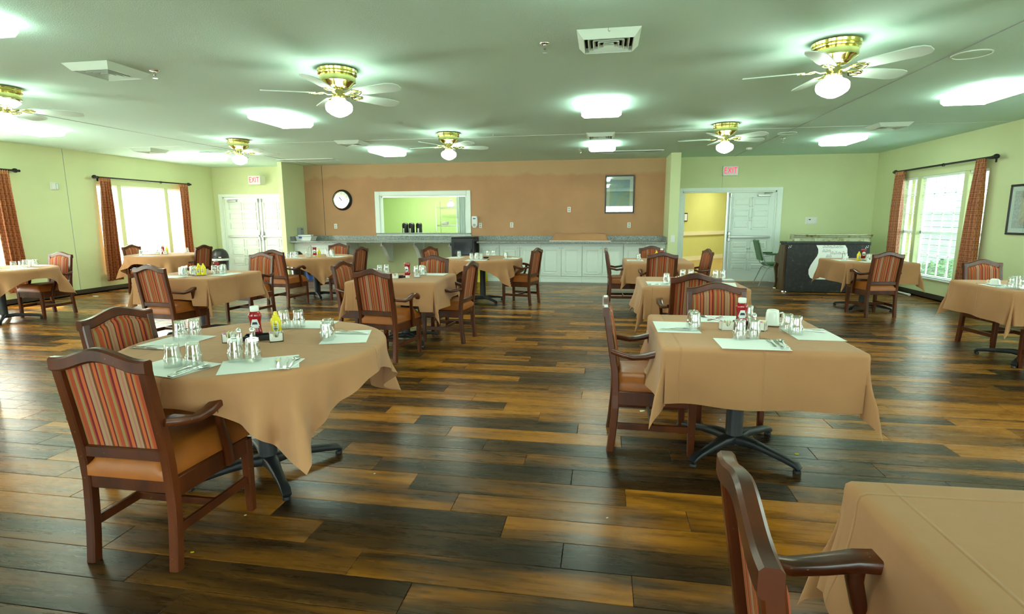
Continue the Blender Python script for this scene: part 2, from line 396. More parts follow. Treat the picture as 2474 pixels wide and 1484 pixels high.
    def prism(s, poly, d0, d1, axis='y'):
        """extrude a 2-D polygon: axis y: poly=(x,z); axis x: poly=(y,z); axis z: poly=(x,y)"""
        f = {'y': lambda a, b, d: (a, d, b), 'x': lambda a, b, d: (d, a, b), 'z': lambda a, b, d: (a, b, d)}[axis]
        n = len(poly); vs = [f(a, b, d0) for a, b in poly] + [f(a, b, d1) for a, b in poly]
        fs = [tuple(range(n)), tuple(range(2*n-1, n-1, -1))] + [(i, n+i, n+(i+1) % n, (i+1) % n) for i in range(n)]
        return s.add(vs, fs)
    def grid(s, fn, nx, ny):
        b = [fn(i/nx, j/ny) for j in range(ny+1) for i in range(nx+1)]; w = nx+1
        return s.add(b, [(j*w+i, j*w+i+1, (j+1)*w+i+1, (j+1)*w+i) for j in range(ny) for i in range(nx)])
    def rot(s, rz, c=(0, 0)):
        ca, sa = math.cos(rz), math.sin(rz)
        s.v = [(c[0]+ca*x-sa*y, c[1]+sa*x+ca*y, z) for x, y, z in s.v]; return s
    def move(s, d): s.v = [(x+d[0], y+d[1], z+d[2]) for x, y, z in s.v]; return s
    def join(s, o): return s.add(o.v, o.f)
    def mesh(s, name, m, smooth=False):
        me = bpy.data.meshes.new(name); me.from_pydata(s.v, [], s.f); me.validate()
        me.materials.append(MT[m] if isinstance(m, str) else m)
        import bmesh
        bm = bmesh.new(); bm.from_mesh(me); bmesh.ops.recalc_face_normals(bm, faces=bm.faces); bm.to_mesh(me); bm.free()
        if smooth:
            me.shade_smooth()
            if smooth is not True: me.set_sharp_from_angle(angle=R(smooth))
        return me
    def build(s, name, m, parent=None, smooth=False, loc=None, rz=0):
        o = bpy.data.objects.new(name, s.mesh(name, m, smooth)); link(o, parent)
        if loc is not None: o.location = loc
        if rz: o.rotation_euler = (0, 0, rz)
        return o
def struct(name, mb, m, smooth=False, parent=None):
    return tag(mb.build(name, m, parent, smooth), kind='structure' if parent is None else None)
# ================================================================== ROOM
XL, XR, YB, YW, YF, CH = -9.958, 5.641, 12.801, 11.8585, -3.2, 2.74
T = .14
# floor: sub-floor slab with separate planks on it
sub = MB().box(XL-.1, XR+.1, YF-.1, YB+.0, -.08, -.006).build('floor', MT['dark']); tag(sub, kind='structure')
def plank_mesh(lst, name, parent, kind=None):
    mb = MB(); tones = []
    for x0, x1, y0, y1 in lst:
        g = .0011; b = .0016
        mb.add([(x0+g, y0+g, -.006), (x1-g, y0+g, -.006), (x1-g, y1-g, -.006), (x0+g, y1-g, -.006),
                (x0+g, y0+g, -b), (x1-g, y0+g, -b), (x1-g, y1-g, -b), (x0+g, y1-g, -b),
                (x0+g+b, y0+g+b, 0), (x1-g-b, y0+g+b, 0), (x1-g-b, y1-g-b, 0), (x0+g+b, y1-g-b, 0)],
               [(8, 9, 10, 11), (0, 1, 5, 4), (1, 2, 6, 5), (2, 3, 7, 6), (3, 0, 4, 7), (4, 5, 9, 8), (5, 6, 10, 9), (6, 7, 11, 10), (7, 4, 8, 11)])
        t = (rnd.random(), rnd.random(), rnd.random()); tones += [t]*9
    me = bpy.data.meshes.new(name); me.from_pydata(mb.v, [], mb.f); me.materials.append(MT['plank'])
    a = me.attributes.new('tone', 'FLOAT_VECTOR', 'FACE'); a.data.foreach_set('vector', [c for t in tones for c in t])
    o = bpy.data.objects.new(name, me); link(o, parent)
    if kind: o['kind'] = kind
    return o
PL = []
k = int((YF-.06)/.18)-1
while .06+.18*k < YB:
    y0, y1 = max(.06+.18*k, YF), min(.06+.18*(k+1), YB)
    if y1 > y0+.01:
        x = (-.145 - .2875*(k-11)) % 1.15 + XL - ((XL) % 1.15) - 1.15*2
        while x < XR:
            a, b = max(x, XL), min(x+1.15, XR)
            if b-a > .02: PL.append((a, b, y0, y1))
            x += 1.15
    k += 1
def seen(p):
    best = 0
    for X in (p[0], (p[0]+p[1])/2, p[1]):
        d = Vector((X, (p[2]+p[3])/2, 0)) - cam.location; z = d.dot(fw)
        if z < .3: continue
        px = 1237+1308.65*d.dot(rr)/z; py = 742-1308.65*d.dot(uu)/z
        if -20 < px < 2494 and 0 < py < 1500: best = max(best, 1/z)
    return best
PL.sort(key=seen, reverse=True)
for p in PL[:298]: plank_mesh([p], 'plank', sub)
plank_mesh(PL[298:], 'far_planks', sub, 'stuff')

def wall_x(name, x0, x1, y0, y1, holes, m='wall', z1=CH):
    """wall parallel to Y between x0,x1 with window holes (ya,yb,za,zb)"""
    mb = MB(); y = y0
    for ya, yb_, za, zb in sorted(holes):
        mb.box(x0, x1, y, ya, 0, z1); mb.box(x0, x1, ya, yb_, 0, za); mb.box(x0, x1, ya, yb_, zb, z1); y = yb_
    mb.box(x0, x1, y, y1, 0, z1); return struct(name, mb, m)
WL = [(9.49, 11.76, .34, 2.14), (5.50, 7.80, .34, 2.14), (1.2, 3.5, .34, 2.14)]
WR = [(9.34, 11.68, .36, 2.14), (5.30, 7.60, .36, 2.14), (1.2, 3.5, .36, 2.14)]
wall_x('wall_left', XL-T, XL, YF-T, YB+T, WL)
wall_x('wall_right', XR, XR+T, YF-T, YB+T, WR)
WF = [(-8.6, -6.2), (-4.6, -2.2), (-.4, 2.0), (3.0, 5.2)]
mb = MB(); x = XL
for a, b in WF: mb.box(x, a, YF-T, YF, 0, CH); mb.box(a, b, YF-T, YF, 0, .25); mb.box(a, b, YF-T, YF, 2.05, CH); x = b
struct('wall_front', mb.box(x, XR, YF-T, YF, 0, CH), 'wall')
for i, (a, b) in enumerate(WF):
    wo = tag(MB().box(a, b, YF-.10, YF-.06, .25, .30).box(a, b, YF-.10, YF-.06, 2.0, 2.05).box(a, a+.05, YF-.10, YF-.06, .25, 2.05).box(b-.05, b, YF-.10, YF-.06, .25, 2.05).build('window_%d' % (8+i), 'white'), kind='structure')
    mu = MB()
    for k in range(1, 4): xx = a+(b-a)*k/4; mu.box(xx-.012, xx+.012, YF-.09, YF-.07, .25, 2.05)
    for zz in (.75, 1.2, 1.65): mu.box(a, b, YF-.09, YF-.07, zz-.01, zz+.01)
    mu.build('muntin', 'white', wo); MB().box(a+.05, b-.05, YF-.082, YF-.078, .30, 2.0).build('pane', 'pane', wo)
# back wall: left (doors), middle (terracotta over yellow), right (doors)
XA, XB = -7.5055, 1.534
dl0, dl1, dr0, dr1, DH = -9.70, -7.66, 1.72, 3.70, 1.995
struct('wall_back_left', MB().box(XL, dl0, YB, YB+T, 0, CH).box(dl0, dl1, YB, YB+T, DH, CH).box(dl1, XA, YB, YB+T, 0, CH), 'wall')
px0, px1, pz0, pz1 = -5.43, -3.24, 1.075, 1.985
struct('wall_back_middle', MB().box(XA+.1, px0, YB, YB+T, .9, CH).box(px0, px1, YB, YB+T, .9, pz0).box(px0, px1, YB, YB+T, pz1, CH).box(px1, XB-.1, YB, YB+T, .9, CH), 'orange')
struct('wall_back_lower', MB().box(XA+.1, XB-.1, YB, YB+T, 0, .9), 'wall')
struct('wall_back_right', MB().box(XB-.1, dr0, YB, YB+T, 0, CH).box(dr0, dr1, YB, YB+T, DH, CH).box(dr1, XR, YB, YB+T, 0, CH), 'wall')
struct('wall_wing_left', MB().box(-7.5055, -7.400, YW, YB, 0, CH), 'wall')
struct('wall_wing_right', MB().box(1.337, 1.534, YW, YB, 0, CH), 'wall')
struct('roof', MB().prism([(XL-.75, 2.86), (XR+.75, 2.86), (XR+.75, 2.95), (-2.16, 6.4), (XL-.75, 2.95)], YF-.6, YB+4, 'y'), 'gray')  # unseen pitched roof, added to cast shade on the house and bushes outside
struct('ceiling', MB().box(XL-T, XR+T, YF-T, YB+T, CH, CH+.1), 'ceiling')
# thin drywall seams
struct('trim_1', MB().box(2.772, 2.784, YF, YB, CH-.004, CH), 'grille')
struct('trim_2', MB().box(-7.006, -6.994, YF, YB, CH-.004, CH), 'grille')
struct('trim_3', MB().box(XL, XR, 8.965, 8.973, CH-.003, CH), 'white')
struct('trim_4', MB().box(XL, XL+.003, 8.872, 8.880, .1, CH), 'grille')
struct('trim_5', MB().box(-6.915, -6.905, YB-.003, YB, 1.02, CH), 'base')
struct('trim_6', MB().box(2.548, 2.553, YB-.003, YB, 2.07, 2.32), 'grille')
# baseboards
bh, bt = .10, .012
def baseb(name, *bx):
    mb = MB()
    for b in bx: mb.box(*b, 0, bh); mb.box(b[0], b[1], b[2], b[3], 0, .02)
    return struct(name, mb, 'base')
baseb('baseboard_left', (XL, XL+bt, YF, YB))
baseb('baseboard_right', (XR-bt, XR, YF, YB))
baseb('baseboard_back_left', (XL+bt, dl0-.13, YB-bt, YB))
baseb('baseboard_back_right', (dr1+.13, XR-bt, YB-bt, YB))
baseb('baseboard_front', (XL+bt, XR-bt, YF, YF+bt))
baseb('baseboard_wing', (-7.5055, -7.40, YW-bt, YW), (1.337, 1.534, YW-bt, YW))
# wall base under the overhanging counter
baseb('baseboard_back_middle', (-6.0, -3.40, YB-bt, YB))

# ------------------------------------------------------------ doors
def door_frame(name, x0, x1, w=.115):
    mb = MB()
    for a, b in ((x0-w, x0), (x1, x1+w)):
        mb.cbox(a, b, YB-.022, YB+.0, 0, DH+w*.65, .006); mb.box(a+.02, b-.02, YB-.03, YB-.02, 0, DH+.04)
    mb.cbox(x0, x1, YB-.022, YB, DH, DH+w*.65, .006); mb.box(x0, x1, YB-.03, YB-.02, DH+.02, DH+.055)
    # jamb lining
    mb.box(x0, x0+.03, YB, YB+T, 0, DH); mb.box(x1-.03, x1, YB, YB+T, 0, DH); mb.box(x0, x1, YB, YB+T, DH-.03, DH)
    return struct(name, mb, 'trim')
door_frame('trim_7', dl0, dl1); door_frame('trim_8', dr0, dr1)
ROWS = [(1.655, 1.860), (1.405, 1.610), (1.160, 1.365), (.725, .920), (.480, .675), (.250, .430)]
def leaf(name, w, loc, rz, hinge_left):
    """door leaf in its own frame: x 0..w, front face at y=0, closed panel look"""
    d = MB().box(0, w, 0, .045, .012, DH-.035).build(name, 'white'); d.location = loc; d.rotation_euler = (0, 0, rz); tag(d, kind='structure')
    m = .105; c = w/2
    for z0, z1 in ROWS:
        for xa, xb in ((m, c-.022), (c+.022, w-m)):
            p = MB()
            # moulding ring and raised field
            for a, b, e, f in ((xa, xb, z0, z0+.016), (xa, xb, z1-.016, z1), (xa, xa+.016, z0, z1), (xb-.016, xb, z0, z1)): p.box(a, b, -.014, .0, e, f)
            p.add([(xa+.03, -.001, z0+.03), (xb-.03, -.001, z0+.03), (xb-.03, -.001, z1-.03), (xa+.03, -.001, z1-.03),
                   (xa+.055, -.014, z0+.055), (xb-.055, -.014, z0+.055), (xb-.055, -.014, z1-.055), (xa+.055, -.014, z1-.055)],
                  [(4, 5, 6, 7), (0, 1, 5, 4), (1, 2, 6, 5), (2, 3, 7, 6), (3, 0, 4, 7)])
            p.build('door_panel', 'white', d)
    s0, s1 = (.06, w-.02) if hinge_left else (.02, w-.06)
    MB().cbox(s0, s1, -.075, -.035, .975, 1.02, .008).build('push_bar', 'metal', d)
    lx = w-.07 if hinge_left else .01
    MB().cbox(lx, lx+.06, -.06, -.0, .90, 1.11, .01).cbox(lx+.005, lx+.05, -.095, -.05, .97, 1.04, .01).build('latch_box', 'metal', d)
    rx = w-.05 if hinge_left else .035
    MB().box(rx, rx+.014, -.03, -.014, .03, 1.93).cbox(rx-.012, rx+.026, -.05, 0, 1.86, 1.95, .006).build('vertical_rod', 'metal', d)
    cx = .10 if hinge_left else w-.36
    MB().cbox(cx, cx+.26, -.055, 0, 1.875, 1.915, .006).build('door_closer', 'metal', d)
    MB().sweep([(cx+.13, -.05, 1.925), (cx+.10, -.16, 1.94), (cx+.30, -.02, 1.95)], (.02, .01), (0, 0, 1)).build('closer_arm', 'metal', d)
    return d
leaf('door_1', .985, (dl0+.03, YB+.02, 0), 0, True)
leaf('door_2', .985, (dl0+.03+.995, YB+.02, 0), 0, False)
leaf('door_3', .96, (dr1-.03-.96, YB+.02, 0), 0, False)
leaf('door_4', .96, (dr0+.035, YB+T+.97, 0), R(-90), False)
MB().box(-.02, .02, -.03, .03, 0, DH-.03).build('trim_9', 'metal', None, loc=(dr1-.03-.985, YB+.03, 0))['kind'] = 'structure'

# corridor behind the right doors
q = YB+T
struct('corridor_floor', MB().box(dr0-1.6, 6.8, q-T, 22, -.05, -.001), 'corridor' if False else 'pianowood')
MT['cfloor'] = wood('corridor_floor_vinyl', (.30, .17, .04), (.55, .34, .09), .35, 6, (.2, 3, 1))
bpy.data.objects['corridor_floor'].data.materials[0] = MT['cfloor']
def seg_wall(name, a, b, z0, z1, th, m, off=0):
    (xa, ya), (xb, yb_) = a, b; L = math.hypot(xb-xa, yb_-ya); an = math.atan2(yb_-ya, xb-xa)
    return struct(name, MB().box(0, L, off, off+th, z0, z1).rot(an, (xa, ya)), m)
ca, cb = (.9, 16.86), (6.7, 22.8)
seg_wall('wall_corridor_back', ca, cb, 0, CH, .1, 'corridor')
seg_wall('trim_10', ca, cb, .84, .96, -.05, 'cream', -.0)
seg_wall('trim_11', ca, cb, 0, .14, -.02, 'cream', -.0)
struct('wall_corridor_left', MB().box(.8, .9, q, 17.1, 0, CH), 'corridor')
struct('wall_corridor_right', MB().box(6.6, 6.7, q, 22.8, 0, CH), 'corridor')
struct('ceiling_corridor', MB().box(.8, 6.8, q, 23, CH, CH+.05), 'ceiling')
def area(name, loc, sx, sy, e, c=LAMP, rot=(0, 0, 0)):
    l = bpy.data.lights.new(name, 'AREA'); l.shape = 'RECTANGLE'; l.size = sx; l.size_y = sy; l.energy = e; l.color = c
    o = bpy.data.objects.new(name, l); COL.objects.link(o); o.location = loc; o.rotation_euler = rot; return o
area('corridor_lamp', (3.0, 16.2, 2.7), 1.2, .4, 28, (.96, 1, .86))
area('corridor_lamp', (4.4, 18.6, 2.7), 1.2, .4, 26, (.96, 1, .86))
# framed notice on the corridor wall
fr = thing('framed_notice', (2.62-.02, 18.55, 1.43), 'small black framed notice on the yellow corridor wall', 'picture', R(45.4))
MB().cbox(-.10, .10, -.03, 0, -.14, .14, .005).build('frame', 'frame', fr)
MB().box(-.065, .065, -.034, -.03, -.105, .105).build('print', 'paper', fr)

# kitchen behind the pass-through
struct('kitchen_floor', MB().box(-7.4, -1.0, YB+T, 15.9, -.05, 0), 'grille')
struct('wall_kitchen_back', MB().box(-7.4, -1.0, 15.8, 15.9, 0, CH), 'kitchen')
struct('wall_kitchen_left', MB().box(-7.5, -7.4, YB+T, 15.9, 0, CH), 'kitchen')
struct('wall_kitchen_right', MB().box(-1.0, -.9, YB+T, 15.9, 0, CH), 'kitchen')
struct('ceiling_kitchen', MB().box(-7.5, -.9, YB+T, 15.9, CH, CH+.05), 'ceiling')
area('kitchen_lamp', (-4.3, 14.3, 2.7), 2.4, .5, 62, (.92, 1, .85))
kc = thing('kitchen_counter', (-5.2, 14.3, 0), 'white kitchen counter behind the serving hatch', 'counter')
MB().cbox(-1.6, 1.9, -.35, .3, .90, .94, .004).build('worktop', 'granite', kc); MB().box(-1.55, 1.85, -.32, .28, 0, .9).build('body', 'white', kc)

# ------------------------------------------------------------ windows
def window(n, side, y0, y1, z0, z1):
    """three-light window; side=-1 left wall, +1 right wall"""
    X = XL if side < 0 else XR; s = -1 if side < 0 else 1
    w = bpy.data.objects.new('window_%d' % n, None); COL.objects.link(w); tag(w, kind='structure')
    a = .46; m = .11
    ms = [(y0+a, y0+a+m), (y1-a-m, y1-a)]
    mb = MB()
    for ya, yb_ in ms: mb.cbox(min(X+s*.0, X+s*.12), max(X, X+s*.12), ya, yb_, z0, z1, .006)
    mb.build('mullion', 'wall', w)
    lights = [(y0, ms[0][0]), (ms[0][1], ms[1][0]), (ms[1][1], y1)]
    for i, (ya, yb_) in enumerate(lights):
        f = MB(); g = .035; xa, xb = sorted((X+s*.07, X+s*.105))
        f.box(xa, xb, ya, ya+g, z0, z1); f.box(xa, xb, yb_-g, yb_, z0, z1); f.box(xa, xb, ya, yb_, z0, z0+g); f.box(xa, xb, ya, yb_, z1-g, z1)
        zm = z0+(z1-z0)*.44; f.box(xa, xb, ya, yb_, zm-.025, zm+.025)
        sash = f.build('sash', 'white', w)
        b = MB(); nv = 3 if i == 1 else 1; xc = (xa+xb)/2
        for k in range(1, nv+1): yy = ya+(yb_-ya)*k/(nv+1); b.box(xc-.008, xc+.008, yy-.009, yy+.009, z0, z1)
        for zf in (.22, .63, .82): zz = z0+(z1-z0)*zf; b.box(xc-.008, xc+.008, ya, yb_, zz-.009, zz+.009)
        b.build('muntin', 'white', sash)
        MB().box(xc-.002, xc+.002, ya+g, yb_-g, z0+g, z1-g).build('pane', 'pane', w)
    xs = sorted((X-s*.035, X+s*.12)); MB().cbox(xs[0], xs[1], y0-.02, y1+.02, z0-.022, z0, .005).build('window_sill', 'white', w)
    return lights
def blind(side, ya, yb_, z0, z1, tilt, label, pitch=.026, group=None):
    X = XL if side < 0 else XR; s = -1 if side < 0 else 1; xc = X+s*.035
    t = thing('window_blind', (xc, (ya+yb_)/2, z1), label, 'blind', 0, group); h = (yb_-ya)/2-.008
    MB().cbox(-.018, .018, -h, h, -.04, 0, .004).build('head_rail', 'white', t)
    sl = MB(); z = -.055; ct, st = math.cos(tilt)*.0125, math.sin(tilt)*.0125
    while z > z0-z1+.03:
        sl.add([(-ct, -h, z-st), (ct, -h, z+st), (ct, h, z+st), (-ct, h, z-st)], [(0, 1, 2, 3)]); z -= pitch
    o = sl.build('slats', 'slat' if side < 0 else 'slat_open', t); o['kind'] = 'stuff'
    MB().box(-.012, .012, -h, h, z0-z1, z0-z1+.018).build('bottom_rail', 'white', t)
    MB().box(-.001, .001, -h*.6, -h*.6+.003, z0-z1, 0).box(-.001, .001, h*.6, h*.6+.003, z0-z1, 0).build('ladder_cord', 'white', t)
for n, (y0, y1, z0, z1) in enumerate(WL):
    L = window(n+1, -1, y0, y1, z0, z1); wn = ('left wall window farthest back', 'window at the left photo edge', 'left wall window nearest the camera')[n]
    for i, (ya, yb_) in enumerate(L):
        low = z0+.56 if i == 1 and n == 0 else z0
        blind(-1, ya, yb_, low, z1, R(62), '%s closed white blind in the %s' % (('near narrow', 'wide middle, half raised,', 'far narrow')[i] if n == 0 else ('near narrow', 'wide middle', 'far narrow')[i], wn))
for n, (y0, y1, z0, z1) in enumerate(WR):
    L = window(n+4, 1, y0, y1, z0, z1); wn = ('right wall window behind the piano table', 'right wall window out past the framed print', 'right wall window nearest the camera')[n]
    for i, (ya, yb_) in enumerate(L):
        blind(1, ya, yb_, z0, z1, R(-10), '%s open white blind in the %s' % (('near narrow', 'wide middle', 'far narrow')[i], wn))

# curtain rods, curtains
def rod(side, ya, yb_, z, label):
    X = XL if side < 0 else XR; s = 1 if side < 0 else -1
    t = thing('curtain_rod', (X+s*.10, (ya+yb_)/2, z), label, 'curtain rod'); h = (yb_-ya)/2
    MB().tube([(0, -h, 0), (0, h, 0)], .016, 12).build('pole', 'rod', t, 40)
    for k in (-1, 1):
        MB().lathe([(0, -.045), (.022, -.04), (.034, -.02), (.038, 0), (.034, .02), (.022, .035), (.014, .05), (.022, .06), (.02, .075)][::1], 14, (0, 0, 0), axis='y').build('finial', 'rod', t, 50).location = (0, k*(h+.03), 0)
        MB().box(min(0, -s*.10), max(0, -s*.10), -.008, .008, -.012, .0).box(-s*.10-.004, -s*.10+.004, -.02, .02, -.06, .03).build('bracket', 'rod', t).location = (0, k*(h-.12), -.01)
    for k in (0, 1):
        MB().lathe([(.019, -.01), (.026, -.01), (.026, .01), (.019, .01)], 14, (0, 0, 0), axis='y', cap=False).build('ring', 'rod', t, 50).location = (0, (.33 if side < 0 else -.1)*h*(1 if k else 1)+k*.0-.0, -.004)
        if k == 0: continue
    return t
def curtain(side, ta, tb, ba, bb_, z0, z1, label, folds=4, seed=0):
    X = XL if side < 0 else XR; s = 1 if side < 0 else -1; rx = X+s*.10; ym = (ta+tb)/2
    t = thing('curtain', (rx, ym, z1), label, 'curtain')
    def fn(u, v):
        y = (ta+(tb-ta)*u)*(1-v)+(ba+(bb_-ba)*u)*v - ym
        am = .018+.026*min(1, v*3); ph = 2*PI*folds*u+seed
        x = am*math.sin(ph)+.008*math.sin(ph*2.3+v*4)
        y += .012*math.cos(ph)*min(1, v*2)+.01*math.sin(5*v+seed)
        return (x, y, (z0-z1)*v-.0)
    mb = MB().grid(fn, folds*14, 24); o = mb.build('drape', 'curtain', t, True)
    uv = o.data.uv_layers.new(name='uv'); L = abs(bb_-ba)*1.7
    for lp in o.data.loops:
        i = lp.vertex_index; w = folds*14+1; uv.data[lp.index].uv = ((i % w)/(w-1)*L, (i//w)/24*(z1-z0))
    so = o.modifiers.new('thick', 'SOLIDIFY'); so.thickness = .003
    MB().grid(lambda u, v: ((.02*math.sin(2*PI*folds*2*u)), ta+(tb-ta)*u-ym, .012-.07*v), folds*12, 2).build('pinch_pleat_heading', 'curtain', t, True)
rod(-1, 9.41, 11.82, 2.265, 'long black curtain rod over the left wall window farthest back')
rod(-1, 5.30, 7.88, 2.265, 'black curtain rod ending at the left photo edge')
rod(1, 9.10, 11.80, 2.275, 'black curtain rod with ball finials over the right wall window')
curtain(-1, 9.47, 9.71, 9.39, 9.72, .21, 2.25, 'rust patterned curtain hanging free at the near side of the far left window', 4, 1)
curtain(-1, 11.54, 11.79, 11.51, 11.78, .21, 2.25, 'rust curtain beside the left double doors corner', 3, 2)
curtain(-1, 7.52, 7.80, 7.56, 7.86, .21, 2.25, 'rust curtain cut by the left photo edge', 4, 3)
curtain(1, 11.49, 11.80, 11.43, 11.82, .21, 2.26, 'rust patterned curtain behind the piano table at the far window side', 4, 4)
curtain(1, 9.27, 9.47, 9.20, 9.58, .25, 2.26, 'rust patterned curtain between right window and framed print', 4, 5)

# outside: lawn, pale house wall, hedge
MT['concrete'] = mat('pale_bounce_concrete', (.55, .56, .52), .9, var=.08, vscale=2)
struct('bounce_patio', MB().box(-45, XL-.3, -30, 40, -.9, -.6).box(XL-.3, 30, -30, YF-.3, -.9, -.6), 'concrete')  # unseen ground, added pale so it bounces light up to the ceiling
tag(MB().box(XR+.6, 45, YF-.3, 40, -.9, -.6).build('lawn', 'grass'), 'green lawn outside the right windows', 'lawn', kind='structure')
ow = thing('neighbouring_house', (10.2, 19, -.6), 'pale neighbouring house wing seen through the right window', 'house')
hw = MB().box(0, 3, -5, 8, 0, 5).build('house_wall', 'siding', ow)
for k in range(26): MB().box(-.03, 0, -5, 8, .19*k, .19*k+.17).build('siding_board', 'siding', hw)
for yy in (-2.5, 1.0, 4.5): MB().box(-.06, 0, yy, yy+1.2, 1.3, 3.0).build('house_window', 'trim', ow)
MB().prism([(-.5, 5), (1.5, 6.5), (3.5, 5)], -5.4, 8.4, 'y').build('roof', 'gray', ow)
def bush(loc, r, label):
    mb = MB(); br = random.Random(int(loc[1]*10))
    for i in range(700):
        a, b = br.random()*2*PI, math.acos(br.random()*1.4-.4 if True else 0); q = r*(.75+.3*br.random())
        c = Vector((q*math.sin(b)*math.cos(a), q*math.sin(b)*math.sin(a), r*.55+q*.8*math.cos(b))); s = .05+.05*br.random()
        d1 = Vector((br.uniform(-1, 1), br.uniform(-1, 1), br.uniform(-1, 1))).normalized()*s; d2 = d1.cross(Vector((br.uniform(-1, 1), 1, br.uniform(-1, 1)))).normalized()*s*.6
        mb.add([c-d1, c+d2, c+d1, c-d2], [(0, 1, 2, 3)])
    mb.lathe([(r*.2, -.3), (r*.7, .1), (r*.85, r*.5), (r*.6, r*1.05), (0, r*1.25)], 12)
    tag(mb.build('bush', 'leaf', None, loc=loc), label, 'bush')
bush((8.0, 13.4, -.6), .75, 'rounded green bush outside the right wall window')
bush((8.6, 15.2, -.6), .7, 'green bush behind another outside the right window')
# ================================================================== BACK WALL FITTINGS
CZ = .914
ct = thing('worktop', (-3.0, 12.3, .875), 'long gray speckled worktop along the terracotta wall', 'worktop')
MB().cbox(-4.395, -.40, -.37, .49, 0, .039, .008).build('left_slab', 'granite', ct)
MB().cbox(.19, 4.33, -.37, .49, 0, .039, .008).build('right_slab', 'granite', ct)
MB().box(-4.395, 4.33, .47, .499, .039, .142).box(-4.397, -4.377, -.3, .47, .039, .142).box(4.313, 4.333, -.3, .47, .039, .142).build('backsplash', 'granite', ct)
def cabinet(x0, x1, nd, label, knobs, side=0):
    t = thing('base_cabinet', ((x0+x1)/2, 12.47, 0), label, 'cabinet'); w = (x1-x0)/2
    MB().box(-w+.001, w-.001, -.306, .318, .09, .874).box(-w+.001, w-.001, -.27, .318, 0, .09).build('body', 'white', t)
    MB().box(-w+.001, w-.001, -.318, -.27, 0, .085).build('toe_kick', 'white', t)
    dw = (2*w)/nd
    for i in range(nd):
        a = -w+dw*i+.008; b = a+dw-.016; z0, z1 = .14, .81
        d = MB(); d.cbox(a, b, -.330, -.311, z0, z1, .004)
        r_ = .055
        for e, f, g, h in ((a+r_, b-r_, z0+r_, z0+r_+.014), (a+r_, b-r_, z1-r_-.014, z1-r_), (a+r_, a+r_+.014, z0+r_, z1-r_), (b-r_-.014, b-r_, z0+r_, z1-r_)): d.box(e, f, -.344, -.329, g, h)
        a2, b2, c2, e2 = a+.085, b-.085, z0+.085, z1-.085
        d.add([(a2, -.330, c2), (b2, -.330, c2), (b2, -.330, e2), (a2, -.330, e2), (a2+.02, -.343, c2+.02), (b2-.02, -.343, c2+.02), (b2-.02, -.343, e2-.02), (a2+.02, -.343, e2-.02)],
              [(4, 5, 6, 7), (0, 1, 5, 4), (1, 2, 6, 5), (2, 3, 7, 6), (3, 0, 4, 7)])
        do = d.build('door', 'white', t)
        kx = (b-.03) if knobs[i] == 'r' else (a+.03)
        MB().lathe([(.005, 0), (.005, -.012), (.011, -.018), (.011, -.024), (0, -.028)], 10, (kx, -.330, z1-.045), axis='y').build('knob', 'metal', do, 50)
cabinet(-7.398, -6.50, 2, 'white two-door base cabinet under the left end of the worktop', 'rl')
cabinet(-6.498, -6.04, 1, 'white single-door base cabinet beside the yellow knee space', 'l')
cabinet(-2.80, -2.33, 1, 'white single-door base cabinet right of the black warming cabinet', 'r')
cabinet(-2.328, -1.39, 2, 'white two-door base cabinet, second right of the black warming cabinet', 'rl')
cabinet(-1.388, -.46, 2, 'white two-door base cabinet under the draped tray', 'rl')
cabinet(-.458, .44, 2, 'white two-door base cabinet behind the chair by the right aisle', 'rl')
cabinet(.442, 1.333, 2, 'white two-door base cabinet against the right pillar', 'rl')
for i, x in enumerate((-5.18, -4.37, -3.52)):
    prof = [(12.80, .874), (12.20, .874), (12.20, .80), (12.30, .76), (12.42, .66), (12.52, .54), (12.62, .44), (12.70, .39), (12.80, .375)]
    o = thing('counter_bracket', (x, 12.5, .6), ('white curved bracket nearest the left cabinets', 'middle white curved bracket under the worktop', 'white curved bracket beside the black warming cabinet')[i] + ' on yellow wall', 'bracket', 0, 'worktop brackets')
    MB().prism([(a-12.5, b-.6) for a, b in prof], -.012, .012, 'x').build('web', 'white', o)
    MB().box(-.045, .045, .28, .299, -.225, .273).build('wall_plate', 'white', o)
    fl = [(a-12.5, b-.6) for a, b in prof[2:]]
    MB().sweep([(0, a, b) for a, b in fl], (.085, .014), (1, 0, 0)).build('front_flange', 'white', o)
    MB().lathe([(.008, 0), (.006, -.004), (0, -.004)], 8, (.03, .28, .2), axis='y').build('screw', 'metal', o)
    MB().lathe([(.008, 0), (.006, -.004), (0, -.004)], 8, (.03, .28, -.15), axis='y').build('screw', 'metal', o)
# black warming cabinet
t = thing('warming_cabinet', (-3.11, 12.1, 0), 'black upright warming cabinet with dark glass door in the worktop gap', 'appliance')
MB().cbox(-.255, .255, -.27, .28, .09, 1.0, .012).build('body', 'black', t)
MB().cbox(-.262, .262, -.28, .285, 1.0, 1.018, .006).build('top_panel', 'iron', t)
d = MB(); 
for a, b, c, e in ((-.235, -.185, .16, .96), (.185, .235, .16, .96), (-.185, .185, .90, .96), (-.185, .185, .16, .64)): d.box(a, b, -.292, -.27, c, e)
dd = d.build('door', 'black', t); MB().box(-.185, .185, -.284, -.275, .64, .90).build('glass_pane', 'grayglass', dd)
MB().cbox(.195, .215, -.315, -.29, .5, .75, .004).build('handle', 'iron', dd)
for x in (-.2, .2):
    for y in (-.2, .22): MB().lathe([(.03, -.012), (.04, -.012), (.04, .012), (.03, .012)], 12, (x, y, .04), axis='x').box(x-.015, x+.015, y-.01, y+.01, .06, .092).build('caster', 'black', t)
t = thing('wet_floor_sign', (-2.70, 11.92, 0), 'yellow folding floor sign beside the warming cabinet', 'sign')
MB().prism([(-.10, 0), (.10, 0), (.075, .55), (-.075, .55)], -.01, .01, 'y').build('front_board', 'yellow', t).rotation_euler = (R(-12), 0, 0)
